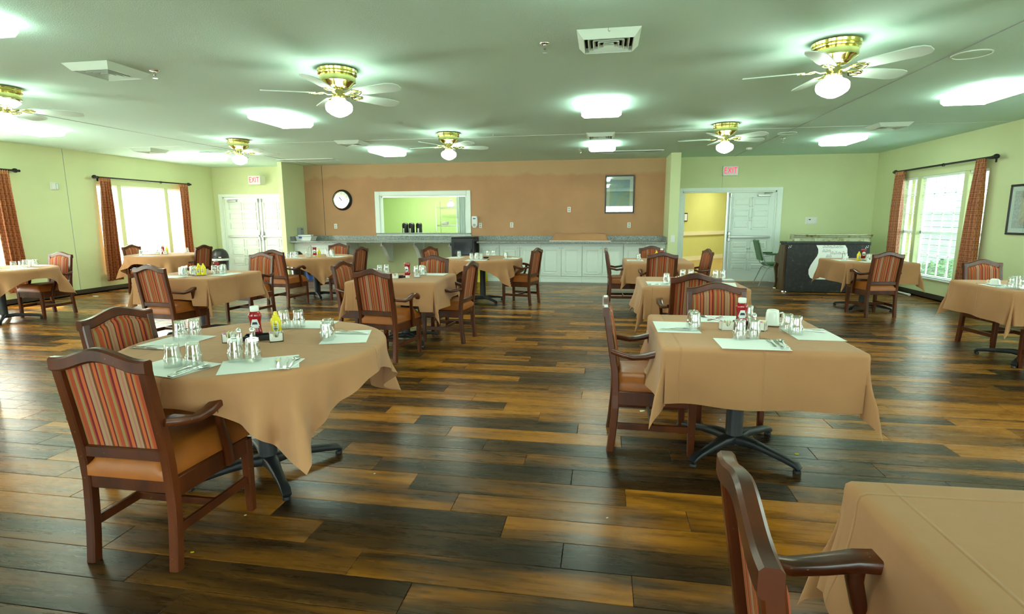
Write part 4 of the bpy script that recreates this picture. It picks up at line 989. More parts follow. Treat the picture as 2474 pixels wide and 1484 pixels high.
# ================================================================== CHAIRS
def crest(x):
    t = min(1, abs(x)/.19); return .905+.043*(1-(t*t*(3-2*t)))
def post_y(z):
    P = [(0, .008), (.1, .020), (.25, .033), (.40, .035), (.52, .025), (.68, 0), (.8, -.020), (.92, -.037), (1.0, -.045)]
    for (a, ya), (b, yb_) in zip(P, P[1:]):
        if z <= b: return ya+(yb_-ya)*(z-a)/(b-a)
    return P[-1][1]
def make_chair(label):
    t = thing('dining_chair', (0, 0, 0), label, 'chair', 0, 'striped dining armchairs')
    for s in (-1, 1):
        zs = (0, .05, .12, .20, .28, .36, .44, .52, .60, .68, .76, .84, .875)
        MB().sweep([(s*(.194+.004*(z < .3)), post_y(z), z) for z in zs], [(.041, .044 if z < .5 else .044-.006*(z-.5)/.4) for z in zs], (1, 0, 0)).build('rear_leg', 'wood', t)
        MB().sweep([(s*.205, .487, z) for z in (0, .1, .2, .3, .375)], [(.036, .036), (.040, .040), (.042, .042), (.044, .044), (.044, .044)], (1, 0, 0)).build('front_leg', 'wood', t)
        MB().sweep([(s*.200, .05, .165), (s*.204, .47, .165)], (.018, .040), (1, 0, 0)).build('side_stretcher', 'wood', t)
        MB().sweep([(s*.200, .04, .345), (s*.207, .48, .345)], (.026, .085), (1, 0, 0)).build('seat_rail', 'wood', t)
        MB().sweep([(s*.216, .008, .640), (s*.236, .05, .630), (s*.252, .13, .614), (s*.259, .20, .624), (s*.257, .27, .645), (s*.253, .33, .652), (s*.250, .375, .642), (s*.248, .405, .620), (s*.248, .415, .600)],
                   [(.032, .030), (.036, .030), (.044, .030), (.050, .031), (.055, .033), (.058, .036), (.058, .040), (.052, .040), (.040, .030)], (1, 0, 0)).build('arm', 'wood', t, 50)
        MB().sweep([(s*.226, .340, .315), (s*.229, .330, .40), (s*.236, .305, .47), (s*.243, .280, .54), (s*.250, .268, .60), (s*.254, .268, .636)], [(.026, .046), (.026, .044), (.026, .036), (.026, .032), (.028, .034), (.03, .04)], (1, 0, 0)).build('arm_support', 'wood', t, 50)
    MB().sweep([(-.20, .487, .345), (.20, .487, .345)], (.026, .085), (0, 1, 0)).build('seat_rail', 'wood', t)
    MB().sweep([(-.18, .034, .365), (.18, .034, .365)], (.026, .075), (0, 1, 0)).build('seat_rail', 'wood', t)
    MB().sweep([(-.20, .26, .165), (.20, .26, .165)], (.018, .034), (0, 1, 0)).build('cross_stretcher', 'wood', t)
    MB().sweep([(-.178, .026, .492), (.178, .026, .492)], (.026, .048), (0, 1, 0)).build('lower_back_rail', 'wood', t)
    # arched crest rail
    mb = MB(); N = 26; sec = []
    for i in range(N+1):
        x = -.215+.43*i/N; zt = crest(x); zb = zt-.056; y = post_y(.9)-.004*(1-(x/.215)**2); h = .0195; c = .008
        sec.append([(x, y-h, zb+c), (x, y-h+c, zb), (x, y+h-c, zb), (x, y+h, zb+c), (x, y+h, zt-c), (x, y+h-c, zt), (x, y-h+c, zt), (x, y-h, zt-c)])
    mb.v = [p for s in sec for p in s]
    for i in range(N):
        for k in range(8): j = (k+1) % 8; mb.f.append((i*8+k, i*8+j, (i+1)*8+j, (i+1)*8+k))
    mb.f += [tuple(range(8))[::-1], tuple(N*8+k for k in range(8))]
    mb.build('crest_rail', 'wood', t, 40)
    # padded back panel: flat fabric behind, puffed in front
    zb = .514; W_ = .176
    def pt(u, v, side):
        x = -W_+2*W_*u; zt = crest(x)-.052; z = zb+(zt-zb)*v; y = post_y(z)
        e = min(u, 1-u)*2*W_; f = min(v, 1-v)*.36; k = min(1, e/.035)*min(1, f/.035); k = math.sin(k*PI/2)
        return (x, y+(.012+.024*k if side > 0 else .004), z)
    bc = MB().grid(lambda u, v: pt(u, v, 1), 24, 16).grid(lambda u, v: pt(1-u, v, -1), 24, 16)
    bc = bc.build('back_cushion', 'stripe', t, True)
    pp = [(-W_, zb), (-W_, .68)] + [(-W_, crest(-W_)-.054)] + [(-W_+2*W_*k/14, crest(-W_+2*W_*k/14)-.054) for k in range(1, 15)] + [(W_, .68), (W_, zb)]
    MB().tube([(x*.985, post_y(z)+.018, z) for x, z in pp], .0042, 6).build('piping', 'stripe', bc, True)
    # seat cushion
    def seat(u, v):
        w0 = .185+.03*v; x = -w0+2*w0*u; y = .012+.495*v
        e = min(u, 1-u)*2*w0; f = min(v, 1-v)*.49; k = min(1, e/.05)*min(1, f/.05); k = math.sin(min(1, k)*PI/2)
        return (x, y, .430+.058*k+.012*math.sin(PI*u)*math.sin(PI*v))
    sb = MB().grid(seat, 22, 22)
    n = 23; ring = [i for i in range(n)] + [i*n+22 for i in range(1, n)] + [22*n+i for i in range(21, -1, -1)] + [i*n for i in range(21, 0, -1)]
    base = len(sb.v); rv = [(sb.v[i][0], sb.v[i][1], .386) for i in ring]; sb.v += rv; m = len(ring)
    sb.f += [(ring[k], ring[(k+1) % m], base+(k+1) % m, base+k) for k in range(m)]
    sb.build('seat_cushion', 'vinyl', t, 70)
    return t
CH_ = [(-1.91, 1.772, 0, 'large chair at front left, seen from behind, striped back toward camera'),
       (-2.67, 2.60, -94, 'chair left of the near round table, padded striped back facing right'),
       (.06, 3.44, -90, 'chair seen side-on at the left of the near right table'),
       (.85, 4.22, 183, 'chair at the far side of the near right table, padded back showing'),
       (.81, 4.985, 2, 'chair seen from behind, half hidden by the padded chair at near right table'),
       (.83, 7.98, 4, 'chair seen from behind in front of the far right-hand table'),
       (.83, 9.66, 184, 'chair facing camera against the far right-hand table, by the white cabinets'),
       (.08, 8.98, -88, 'chair seen side-on at the left of the far right-hand table'),
       (1.58, 8.86, 99, 'angled chair in front of the open yellow corridor doorway'),
       (.31, 1.015, -93, 'chair cut off at the bottom right corner beside the bare table'),
       (-2.23, 5.04, -10, 'chair seen from behind in front of the centre square table'),
       (-1.54, 6.13, 84, 'chair at the right side of the centre square table'),
       (-3.00, 5.95, -92, 'chair at the left side of the centre square table, padded front showing'),
       (-2.24, 6.95, 173, 'padded chair at the far side of the centre square table'),
       (-2.99, 9.21, -110, 'small angled chair just left of the middle round table'),
       (-1.11, 8.95, 75, 'chair at the right side of the middle round table by the aisle'),
       (-4.92, 5.24, -5, 'chair seen from behind in front of the left square table'),
       (-5.01, 7.31, 173, 'padded chair behind the right end of the left square table'),
       (-5.27, 8.06, -8, 'chair seen from behind in front of the left round table'),
       (-5.26, 10.22, 182, 'chair facing camera behind the left round table'),
       (-4.28, 9.10, 84, 'dark chair back at the right side of the left round table'),
       (-9.20, 9.40, -89, 'chair under the left window at the farthest left round table'),
       (-7.71, 9.46, 88, 'dark chair back at the right of the farthest left round table'),
       (-8.32, 7.13, 178, 'chair against the left wall behind the round table at left edge'),
       (3.93, 8.38, 8, 'chair seen from behind in front of the piano-side table'),
       (4.26, 6.92, 188, 'padded chair behind the table at the right photo edge'),
       (-4.86, 3.29, 90, 'chair mostly outside the left photo edge, one leg showing'),
       (4.15, 5.24, 2, 'chair mostly outside the right photo edge, one dark leg showing')]
chairs = []
c0 = None
for x, y, rz, lab in CH_:
    if c0 is None: c0 = make_chair(lab); c0.location = (x, y, 0); c0.rotation_euler = (0, 0, R(rz)); chairs.append(c0)
    else: chairs.append(dup(c0, None, (x, y, 0), R(rz), lab))

# ================================================================== TABLES AND CLOTHS
def base_parts(t):
    MB().lathe([(.060, .05), (.050, .09), (.048, .66), (.06, .70)], 24).build('column', 'iron', t, 50)
    MB().box(-.14, .14, -.14, .14, .70, .712).build('top_plate', 'iron', t)
    for k in range(4):
        a = R(45+90*k); ca_, sa_ = math.cos(a), math.sin(a)
        P = [(.03, .075), (.12, .082), (.22, .070), (.33, .055), (.39, .045), (.415, .028)]
        arm = MB().sweep([(r_*ca_, r_*sa_, z) for r_, z in P], [(.085, .055), (.065, .045), (.05, .036), (.045, .032), (.05, .03), (.045, .018)], (-sa_, ca_, 0)).build('base_arm', 'iron', t, 50)
        MB().lathe([(.02, 0), (.022, .004), (.02, .018), (.010, .02), (.010, .034)], 12, (.40*ca_, .40*sa_, 0)).build('foot_glide', 'black', arm)
sq = rd = None
def table(kind, x, y, rz, label):
    global sq, rd
    src = sq if kind == 's' else rd
    if src is None:
        t = thing('dining_table', (x, y, 0), label, 'table', R(rz), 'square dining tables' if kind == 's' else 'round dining tables')
        if kind == 's': MB().cbox(-.497, .497, -.497, .497, .715, .753, .006).build('tabletop', 'darkwood', t); sq = t
        else: MB().lathe([(.67, .715), (.677, .72), (.677, .748), (.67, .753)], 56).build('tabletop', 'darkwood', t, 50); rd = t
        base_parts(t); return t
    return dup(src, None, (x, y, 0), R(rz), label)
def cloth(kind, x, y, rz, label, seed, n=64):
    H_ = .81; rho = .022; cr = random.Random(seed); ph = [cr.uniform(0, 6.28) for _ in range(6)]
    near = []
    for c in chairs:
        if (c.location.x-x)**2+(c.location.y-y)**2 < 1.7**2: near.append((c.location.x, c.location.y, c.rotation_euler.z))
    ca, sa = math.cos(R(rz)), math.sin(R(rz))
    def fn(u, v):
        px, py = -H_+2*H_*u, -H_+2*H_*v
        if kind == 's':
            a = .497-.012; cx, cy = max(-a, min(a, px)), max(-a, min(a, py)); ex, ey = px-cx, py-cy; d = math.hypot(ex, ey)
            if d < 1e-6: return (px, py, .7575+.0006*math.sin(9*px+ph[0])*math.sin(8*py+ph[1]))
            dx, dy = ex/d, ey/d; per = cx*dy*dy*1.0 - cy*dx*dx if d else 0; corner = 2*abs(dx*dy)
            sA = (cx if abs(ey) > abs(ex) else cy)
            wave = .16*(.5*math.sin(7*sA+ph[2]+(0 if ey > 0 else 2)+(1.3 if abs(ex) > abs(ey) else 0))+.5*math.sin(13*sA+ph[3]))
            fl = .05+.10*(1+math.sin(ph[4]+3*math.atan2(dy, dx)))*.5 + wave*.9*(1-corner)
            if corner > 1e-3:
                tt = (math.degrees(math.atan2(abs(dy), abs(dx)))-45)/45
                fl = fl*(1-corner)+corner*.07+.15*math.exp(-(tt/.38)**2)-.22*math.exp(-((abs(tt)-.62)/.22)**2)*min(1, corner*2)
                dcap = .30+.17*math.exp(-(tt/.75)**2)
        else:
            a = .677-.012; r_ = math.hypot(px, py); d = r_-a
            if d <= 0: return (px, py, .7575+.0006*math.sin(9*px+ph[0])*math.sin(8*py+ph[1]))
            dx, dy = px/r_, py/r_; cx, cy = a*dx, a*dy; th = math.atan2(dy, dx)
            ridge = max(0, -math.cos(4*th))
            fl = .05+.12*math.exp(-((1-ridge)/.10)) + .26*math.sin(9*th+ph[2])*(1-.7*ridge) + .12*math.sin(19*th+ph[3])*(1-.5*ridge)
            if ridge > .2: fl += .34*math.cos(24*(th-PI/4))*ridge*.7
        if d < rho*PI/2: out = rho*math.sin(d/rho); drop = rho*(1-math.cos(d/rho))
        else:
            q = d-rho*PI/2; g = min(1, q/.25); f = fl*g; f = max(-.10, min(.36, f)); out = rho+q*f; drop = rho+q*math.sqrt(1-f*f*.8)
        X, Y, Z = cx+dx*out, cy+dy*out, .7575-drop
        wx, wy = x+ca*X-sa*Y, y+sa*X+ca*Y
        for qx, qy, qr in near:      # fabric comes to rest on a chair seat pushed under the table
            lx = math.cos(-qr)*(wx-qx)-math.sin(-qr)*(wy-qy); ly = math.sin(-qr)*(wx-qx)+math.cos(-qr)*(wy-qy)
            if abs(lx) < .245 and .03 < ly < .53 and Z < .512:
                k = .512-Z; Z = .512-.006*k; X -= dx*k*.18; Y -= dy*k*.18
        return (X, Y, Z)
    o = MB().grid(fn, n, n).build('tablecloth', 'cloth', None, True, loc=(x, y, 0), rz=R(rz))
    uv = o.data.uv_layers.new(name='uv'); w = n+1
    for lp in o.data.loops: i = lp.vertex_index; uv.data[lp.index].uv = ((i % w)/n, (i//w)/n)
    return tag(o, label, 'tablecloth', 'tan tablecloths')
TB = {1: ('r', -1.87, 2.66, 0, 'near round table at front left'), 2: ('s', .826, 3.38, 0, 'near square table on the right'), 3: ('s', 1.155, .965, 2, 'bare table at the bottom right corner'),
      4: ('s', -2.28, 5.98, 2, 'centre square table'), 5: ('s', -4.97, 6.02, 0, 'left square table'), 6: ('r', -8.47, 9.40, 0, 'farthest left round table'),
      7: ('r', -8.47, 6.35, 0, 'round table at the left edge'), 8: ('r', -5.20, 9.20, -8, 'left round table by the pillar'), 9: ('r', -2.04, 9.10, 0, 'middle round table'),
      10: ('s', .83, 8.85, 0, 'far right-hand square table'), 11: ('s', .89, 5.90, 0, 'second square table on the right'), 12: ('s', 4.04, 9.22, 1, 'piano-side square table'), 13: ('s', 4.18, 6.0, -2, 'square table at the right edge')}
for k, (kd, x, y, rz, nm) in TB.items():
    table(kd, x, y, rz, 'black pedestal of the %s, under a tan cloth' % nm)
    cloth(kd, x, y, rz, 'tan cloth hanging over the %s' % nm, k*5+1, 90 if k in (1, 2, 3, 4, 11, 5) else 56)
TN = {k: v[4] for k, v in TB.items()}

# ================================================================== TABLEWARE
TZ = .7592
protos = {}
def make(kind):
    if kind == 'tumbler':
        return MB().lathe([(.0374, 0), (.0382, .004), (.0382, .041), (.0376, .046), (.0350, .049), (.0340, .054), (.0322, .080), (.0302, .104), (.0280, .108), (.018, .108), (.014, .1035), (0, .102)], 28, flute=(.054, .103, .05)) \
            .lathe([(.0360, 0), (.0362, .040), (.0325, .052), (.0302, .078), (.0280, .098), (0, .098)], 28).build('tumbler', 'tumbler', None, 40)
    if kind == 'placemat': return MB().box(-.17, .17, -.125, .125, 0, .0012).build('placemat', 'paper')
    if kind == 'napkin': return MB().box(-.045, .045, -.09, .09, 0, .002).box(-.044, .044, -.088, .088, .002, .0035).build('napkin', 'paper')
    if kind == 'fork':
        m = MB().sweep([(0, -.095, .003), (0, -.06, .004), (0, .0, .007), (0, .035, .004)], [(.014, .0022), (.012, .0022), (.006, .0025), (.010, .002)], (1, 0, 0)).sweep([(0, .033, .004), (0, .052, .003)], [(.012, .002), (.023, .002)], (1, 0, 0))
        for i in range(4): m.sweep([(-.0095+.0063*i, .05, .003), (-.0095+.0063*i, .075, .003), (-.009+.006*i, .095, .006)], (.0032, .0018), (1, 0, 0))
        return m.build('fork', 'chrome')
    if kind == 'knife': return MB().sweep([(0, -.105, .003), (0, -.08, .004), (0, -.01, .004), (0, 0, .004)], [(.014, .005), (.016, .006), (.010, .005), (.008, .004)], (1, 0, 0)).prism([(-.006, 0), (.008, 0), (.010, .07), (.004, .105), (-.005, .105)], .003, .0045, 'z').build('knife', 'chrome')
    if kind == 'spoon':
        m = MB().sweep([(0, -.095, .003), (0, -.06, .004), (0, .0, .008), (0, .045, .005)], [(.014, .0022), (.012, .0022), (.005, .0025), (.009, .002)], (1, 0, 0))
        def bowl(u, v): a = 2*PI*u; r_ = v; return (.019*r_*math.sin(a), .068+.028*r_*math.cos(a), .001+.006*r_*r_)
        o = m.grid(bowl, 18, 5).build('spoon', 'chrome', None, 50); return o
    if kind == 'mug':
        t = thing('mug', (0, 0, 0), 'x', 'mug'); MB().lathe([(.040, 0), (.041, .02), (.039, .07), (.034, .092), (.030, .095), (.027, .090), (0, .090)], 28).build('cup_body', 'ceramic', t, 50)
        MB().tube([(.038, 0, .075), (.055, 0, .080), (.066, 0, .066), (.064, 0, .045), (.052, 0, .028), (.040, 0, .022)], .0052, 8).build('handle', 'ceramic', t, True); return t
    if kind == 'low_cup':
        t = thing('cup', (0, 0, 0), 'x', 'cup'); MB().lathe([(.045, 0), (.045, .01), (.038, .045), (.028, .056), (.022, .058), (.02, .054), (0, .054)], 26, flute=(.004, .05, .03)).build('cup_body', 'ceramic', t, 50)
        MB().tube([(.042, 0, .04), (.056, 0, .042), (.060, 0, .028), (.046, 0, .014)], .0045, 8).build('handle', 'ceramic', t, True); return t
    if kind == 'saucer': return MB().lathe([(.042, 0), (.045, .001), (.072, .010), (.074, .0125), (.070, .0125), (.044, .005), (0, .005)], 36).build('saucer', 'ceramic', None, 50)
    if kind == 'caddy':
        t = thing('sweetener_caddy', (0, 0, 0), 'x', 'caddy'); w, dd, h, th = .036, .026, .05, .003; m = MB()
        arc = [(-.014, h), (-.014, h-.008), (-.009, h-.018), (0, h-.022), (.009, h-.018), (.014, h-.008), (.014, h)]
        m.prism([(-w, 0), (w, 0), (w, h), (.020, h-.003)] + [(a, b-.004) for a, b in arc[::-1]] + [(-.020, h-.003), (-w, h)], -dd, -dd+th, 'y').box(-w, w, dd-th, dd, 0, h).box(-w, -w+th, -dd, dd, 0, h).box(w-th, w, -dd, dd, 0, h).box(-w, w, -dd, dd, 0, .004)
        m.build('holder', 'ceramic', t)
        for i, (mt_, xx) in enumerate((('pink', -.024), ('packet', -.006), ('paper', .006), ('packet', .018), ('paper', .027))):
            MB().box(-.0015, .0015, -.019, .019, 0, .052).build('packet', mt_, t, loc=(xx, 0, .005)).rotation_euler = (R((i*37) % 20-10), R((i*53) % 16-8), 0)
        return t
    if kind in ('ketchup', 'ketchup_inv'):
        inv = kind != 'ketchup'; t = thing('ketchup_bottle', (0, 0, 0), 'x', 'bottle')
        prof = [(.001, 0), (.033, 0), (.036, .008), (.034, .03), (.030, .05), (.029, .08), (.033, .10), (.036, .115), (.035, .128), (.025, .142), (.020, .146)]
        f = (lambda z: .175-z) if inv else (lambda z: z)
        b = MB().lathe([(r_, f(z)) for r_, z in prof], 26).build('squeeze_body', 'ketchup', t, 60); b.scale = (1, .62, 1)
        cpz = MB().lathe([(.022, f(.144)), (.024, f(.146)), (.024, f(.172)), (.021, f(.175)), (0, f(.175))], 24).build('cap', 'plastic', t, 50)
        zc = f(.078); k = -1 if inv else 1
        if inv: poly = [(-.017, zc+.03), (-.008, zc+.036), (.008, zc+.036), (.017, zc+.03), (.022, zc+.018), (.015, zc-.022), (-.015, zc-.022), (-.022, zc+.018)]
        else: poly = [(-.013, zc+.022), (.013, zc+.022), (.024, zc-.018), (.018, zc-.018), (.020, zc-.028), (-.020, zc-.028), (-.018, zc-.018), (-.024, zc-.018)]
        def curved(pl, off):
            m = MB(); n = len(pl); sy = lambda x: -(.0195+off-(x/.036)**2*.008)
            for s_ in (0, .0012): m.v += [(x, sy(x)-s_, z) for x, z in pl]
            m.f = [tuple(range(n, 2*n))] + [(i, (i+1) % n, n+(i+1) % n, n+i) for i in range(n)]; return m
        lb = curved(poly, .001).build('label_patch', 'labelw', t)
        curved([(-.011, zc+.006), (.011, zc+.006), (.015, zc-.008), (-.015, zc-.008)], .0026).build('printed_panel', 'print', lb)
        return t
    if kind == 'mustard':
        t = thing('mustard_bottle', (0, 0, 0), 'x', 'bottle')
        b = MB().lathe([(.001, 0), (.026, 0), (.028, .008), (.027, .05), (.030, .075), (.027, .095), (.017, .108), (.015, .110)], 24).build('squeeze_body', 'mustard', t, 60); b.scale = (1, .8, 1)
        MB().lathe([(.018, .106), (.018, .116), (.011, .120), (.009, .136), (.006, .139), (0, .139)], 20).build('nozzle_cap', 'mustard', t, 50)
        m = MB(); pl = [(-.015, .03), (.015, .03), (.016, .07), (.010, .082), (-.010, .082), (-.016, .07)]; n = 6
        for s_ in (0, .001): m.v += [(x, -(.0225-(x/.03)**2*.008)-s_, z) for x, z in pl]
        m.f = [tuple(range(n, 2*n))] + [(i, (i+1) % n, n+(i+1) % n, n+i) for i in range(n)]; lb = m.build('label_patch', 'labelw', t)
        MB().box(-.010, .010, -.0245, -.0238, .064, .067).box(-.010, .010, -.0245, -.0238, .054, .056).box(-.010, .008, -.0245, -.0238, .048, .050).box(-.010, .010, -.0245, -.0238, .036, .042).build('printed_lines', 'print', lb)
        return t
    if kind == 'shaker':
        t = thing('salt_shaker', (0, 0, 0), 'x', 'shaker')
        MB().lathe([(.019, 0), (.020, .004), (.015, .05), (.0125, .066), (0, .066)], 12, flute=(.003, .064, .08)).build('glass_body', 'tumbler', t); MB().lathe([(.012, .001), (.009, .035), (0, .036)], 10).build('contents', 'paper', t)
        MB().lathe([(.0145, .064), (.015, .070), (.013, .082), (.007, .089), (.003, .091), (0, .0915)], 18).build('chrome_top', 'chrome', t, 50); return t
    if kind == 'tray':
        m = MB().cbox(-.095, .095, -.045, .045, 0, .004, .001)
        for a, b, c, e in ((-.095, -.091, -.045, .045), (.091, .095, -.045, .045), (-.095, .095, -.045, -.041), (-.095, .095, .041, .045)): m.box(a, b, c, e, .003, .026)
        return m.build('condiment_tray', 'black')
    if kind == 'round_dish': return MB().lathe([(.04, 0), (.052, .004), (.054, .022), (.050, .022), (.046, .006), (0, .006)], 28).build('ash_dish', 'black', None, 50)
    if kind == 'napkin_box':
        t = thing('napkin_holder', (0, 0, 0), 'x', 'holder'); MB().cbox(-.06, .06, -.035, .035, 0, .02, .004).build('tray_body', 'gray', t); MB().box(-.05, .05, -.028, .028, .02, .026).build('napkins', 'paper', t); return t
    if kind == 'sticks':
        t = thing('utensil_cup', (0, 0, 0), 'x', 'holder'); MB().lathe([(.022, 0), (.026, .055), (.024, .055), (.02, .004), (0, .004)], 18).build('holder_cup', 'ceramic', t, 50)
        for i in range(3): MB().tube([(0, 0, .005), (-.045+.02*i, .01*i, .10)], .0022, 6).build('stick', 'stickwood', t)
        return t
CATS = dict(tumbler='glass', placemat='placemat', napkin='napkin', fork='fork', knife='knife', spoon='spoon', saucer='saucer', tray='tray', round_dish='dish')
GRP = dict(tumbler='upturned tumblers', placemat='white placemats', fork='forks', knife='knives', spoon='spoons', mug='mugs', low_cup='upturned cups', saucer='saucers', caddy='sweetener caddies', ketchup='ketchup bottles', ketchup_inv='ketchup bottles', mustard='mustard bottles', shaker='shakers', napkin='napkins', tray='condiment trays')
def put(kind, x, y, label, rz=0, dz=0.0):
    if kind not in protos:
        o = make(kind); protos[kind] = o
    else: o = dup(protos[kind])
    o.location = (x, y, TZ+dz); o.rotation_euler = (0, 0, R(rz)); tag(o, label, CATS.get(kind) or o.get('category'), GRP.get(kind)); return o
MATZ = .0014
# placemats: table, x, y, rz, where
for k, x, y, rz, w_ in [(1, -1.95, 2.13, -12, 'front left'), (1, -1.575, 2.235, 31, 'front right'), (1, -2.345, 2.60, 88, 'left'), (1, -1.88, 3.17, 6, 'far'), (1, -1.45, 2.86, 109, 'right'),
        (2, .79, 3.0, 0, 'front'), (2, .455, 3.42, 90, 'left'), (2, .79, 3.74, 0, 'far'), (2, 1.20, 3.32, 90, 'right'),
        (4, -2.05, 6.33, 2, 'far right'), (5, -5.05, 5.66, 0, 'front left'), (5, -4.62, 6.02, 90, 'right'), (6, -8.98, 9.45, 90, 'left'), (6, -8.45, 8.92, 0, 'front'), (7, -8.05, 6.32, 78, 'right'), (7, -8.40, 6.84, 5, 'far'),
        (8, -5.26, 8.70, 0, 'front'), (8, -4.72, 9.12, 85, 'right'), (9, -2.52, 9.10, 90, 'left'), (9, -2.02, 8.58, 0, 'front'), (9, -1.52, 9.05, 88, 'right'), (10, .50, 8.80, 90, 'left'),
        (11, .58, 5.72, 90, 'left'), (11, 1.20, 5.72, 80, 'right'), (12, 3.70, 9.18, 90, 'left'), (12, 3.98, 8.86, 0, 'front'), (13, 3.82, 5.90, 88, 'left')]:
    put('placemat', x, y, 'white paper placemat on the %s side of the %s' % (w_, TN[k]), rz)
# tumblers (front contact point measured, centre pushed back one radius)
TU = []
def tum(k, pts):
    for x, y, w_ in pts:
        d = math.hypot(x, y); TU.append([x+x/d*.036, y+y/d*.036, 'clear tumbler upside down, %s, %s' % (w_, TN[k]), k])
tum(1, [(-1.927, 2.113, 'left of the front left pair'), (-1.850, 2.150, 'right of the front left pair'), (-2.328, 2.623, 'nearer of the left pair'), (-2.291, 2.69, 'farther of the left pair'),
        (-1.71, 2.249, 'left of the front right pair'), (-1.627, 2.262, 'right of the front right pair'), (-1.934, 3.011, 'left of the far pair'), (-1.86, 3.05, 'right of the far pair'), (-1.498, 2.721, 'nearer of the right pair'), (-1.528, 2.80, 'farther of the right pair')])
tum(2, [(.749, 3.085, 'left of the front pair'), (.831, 3.117, 'right of the front pair'), (.548, 3.376, 'farther of the left pair'), (.546, 3.300, 'nearer of the left pair'), (1.069, 3.330, 'farther of the right pair'), (1.094, 3.260, 'nearer of the right pair'), (.924, 3.62, 'alone behind the ketchup')])
tum(4, [(-2.70, 6.28, 'left of the far left pair'), (-2.64, 6.35, 'right of the far left pair'), (-2.20, 6.20, 'left of the far right trio'), (-2.17, 6.31, 'back of the far right trio'), (-2.11, 6.19, 'right of the far right trio')])
tum(5, [(-5.00, 5.80, 'leftmost beside the mug'), (-4.93, 5.85, 'second beside the mug'), (-4.98, 5.93, 'third beside the mug'), (-4.90, 5.96, 'hindmost beside the mug'), (-4.73, 5.98, 'nearest beside the mustard'), (-4.66, 5.99, 'second beside the mustard'), (-4.68, 6.08, 'third beside the mustard'), (-4.75, 6.16, 'farthest beside the mustard')])
tum(6, [(-9.0, 9.42, 'left one at the window side'), (-8.80, 9.45, 'second at the window side'), (-8.45, 9.80, 'left of the right pair'), (-8.37, 9.83, 'right of the right pair'), (-8.60, 8.95, 'front one')])
tum(7, [(-8.06, 6.26, 'front left one of the cluster'), (-8.05, 6.36, 'front right one of the cluster'), (-8.22, 6.55, 'back left one of the cluster'), (-8.16, 6.64, 'back right one of the cluster')])
tum(8, [(-5.40, 8.66, 'leftmost of the front cluster'), (-5.32, 8.66, 'second of the front cluster'), (-5.24, 8.66, 'third of the front cluster'), (-5.33, 8.76, 'hindmost of the front cluster'), (-5.10, 9.45, 'left of the back pair'), (-5.0, 9.46, 'right of the back pair'), (-4.82, 8.98, 'nearest of the right trio'), (-4.78, 9.07, 'middle of the right trio'), (-4.84, 9.13, 'farthest of the right trio')])
tum(9, [(-2.47, 9.16, 'alone on the left placemat'), (-2.12, 8.64, 'left of the front cluster'), (-2.04, 8.64, 'middle of the front cluster'), (-1.97, 8.68, 'right of the front cluster'), (-2.05, 8.74, 'back of the front cluster'), (-2.02, 9.48, 'left of the back pair'), (-1.93, 9.50, 'right of the back pair'), (-1.60, 8.94, 'alone on the right placemat')])
tum(10, [(.55, 8.72, 'alone')])
tum(11, [(.64, 5.66, 'alone on the left placemat'), (.86, 6.10, 'left of the back pair'), (.945, 6.11, 'right of the back pair'), (1.19, 6.06, 'left of the right pair'), (1.265, 6.08, 'right of the right pair')])
tum(12, [(3.68, 9.12, 'nearer of the left pair'), (3.72, 9.20, 'farther of the left pair'), (3.96, 9.0, 'left of the front trio'), (4.04, 9.0, 'right of the front trio'), (4.02, 9.09, 'back of the front trio')])
tum(13, [(3.78, 5.74, 'front left of the cluster'), (3.80, 5.64, 'nearest of the cluster'), (3.86, 5.82, 'back left of the cluster'), (3.94, 5.84, 'back right of the cluster'), (3.90, 5.72, 'right of the cluster')])
for _ in range(60):
    for a in range(len(TU)):
        for b in range(a+1, len(TU)):
            if TU[a][3] != TU[b][3]: continue
            dx, dy = TU[b][0]-TU[a][0], TU[b][1]-TU[a][1]; d = math.hypot(dx, dy)
            if 1e-6 < d < .078: q = (.0785-d)/2/d; TU[a][0] -= dx*q; TU[a][1] -= dy*q; TU[b][0] += dx*q; TU[b][1] += dy*q
for x, y, lab, k in TU: put('tumbler', x, y, lab, rnd.uniform(0, 90), .0016)
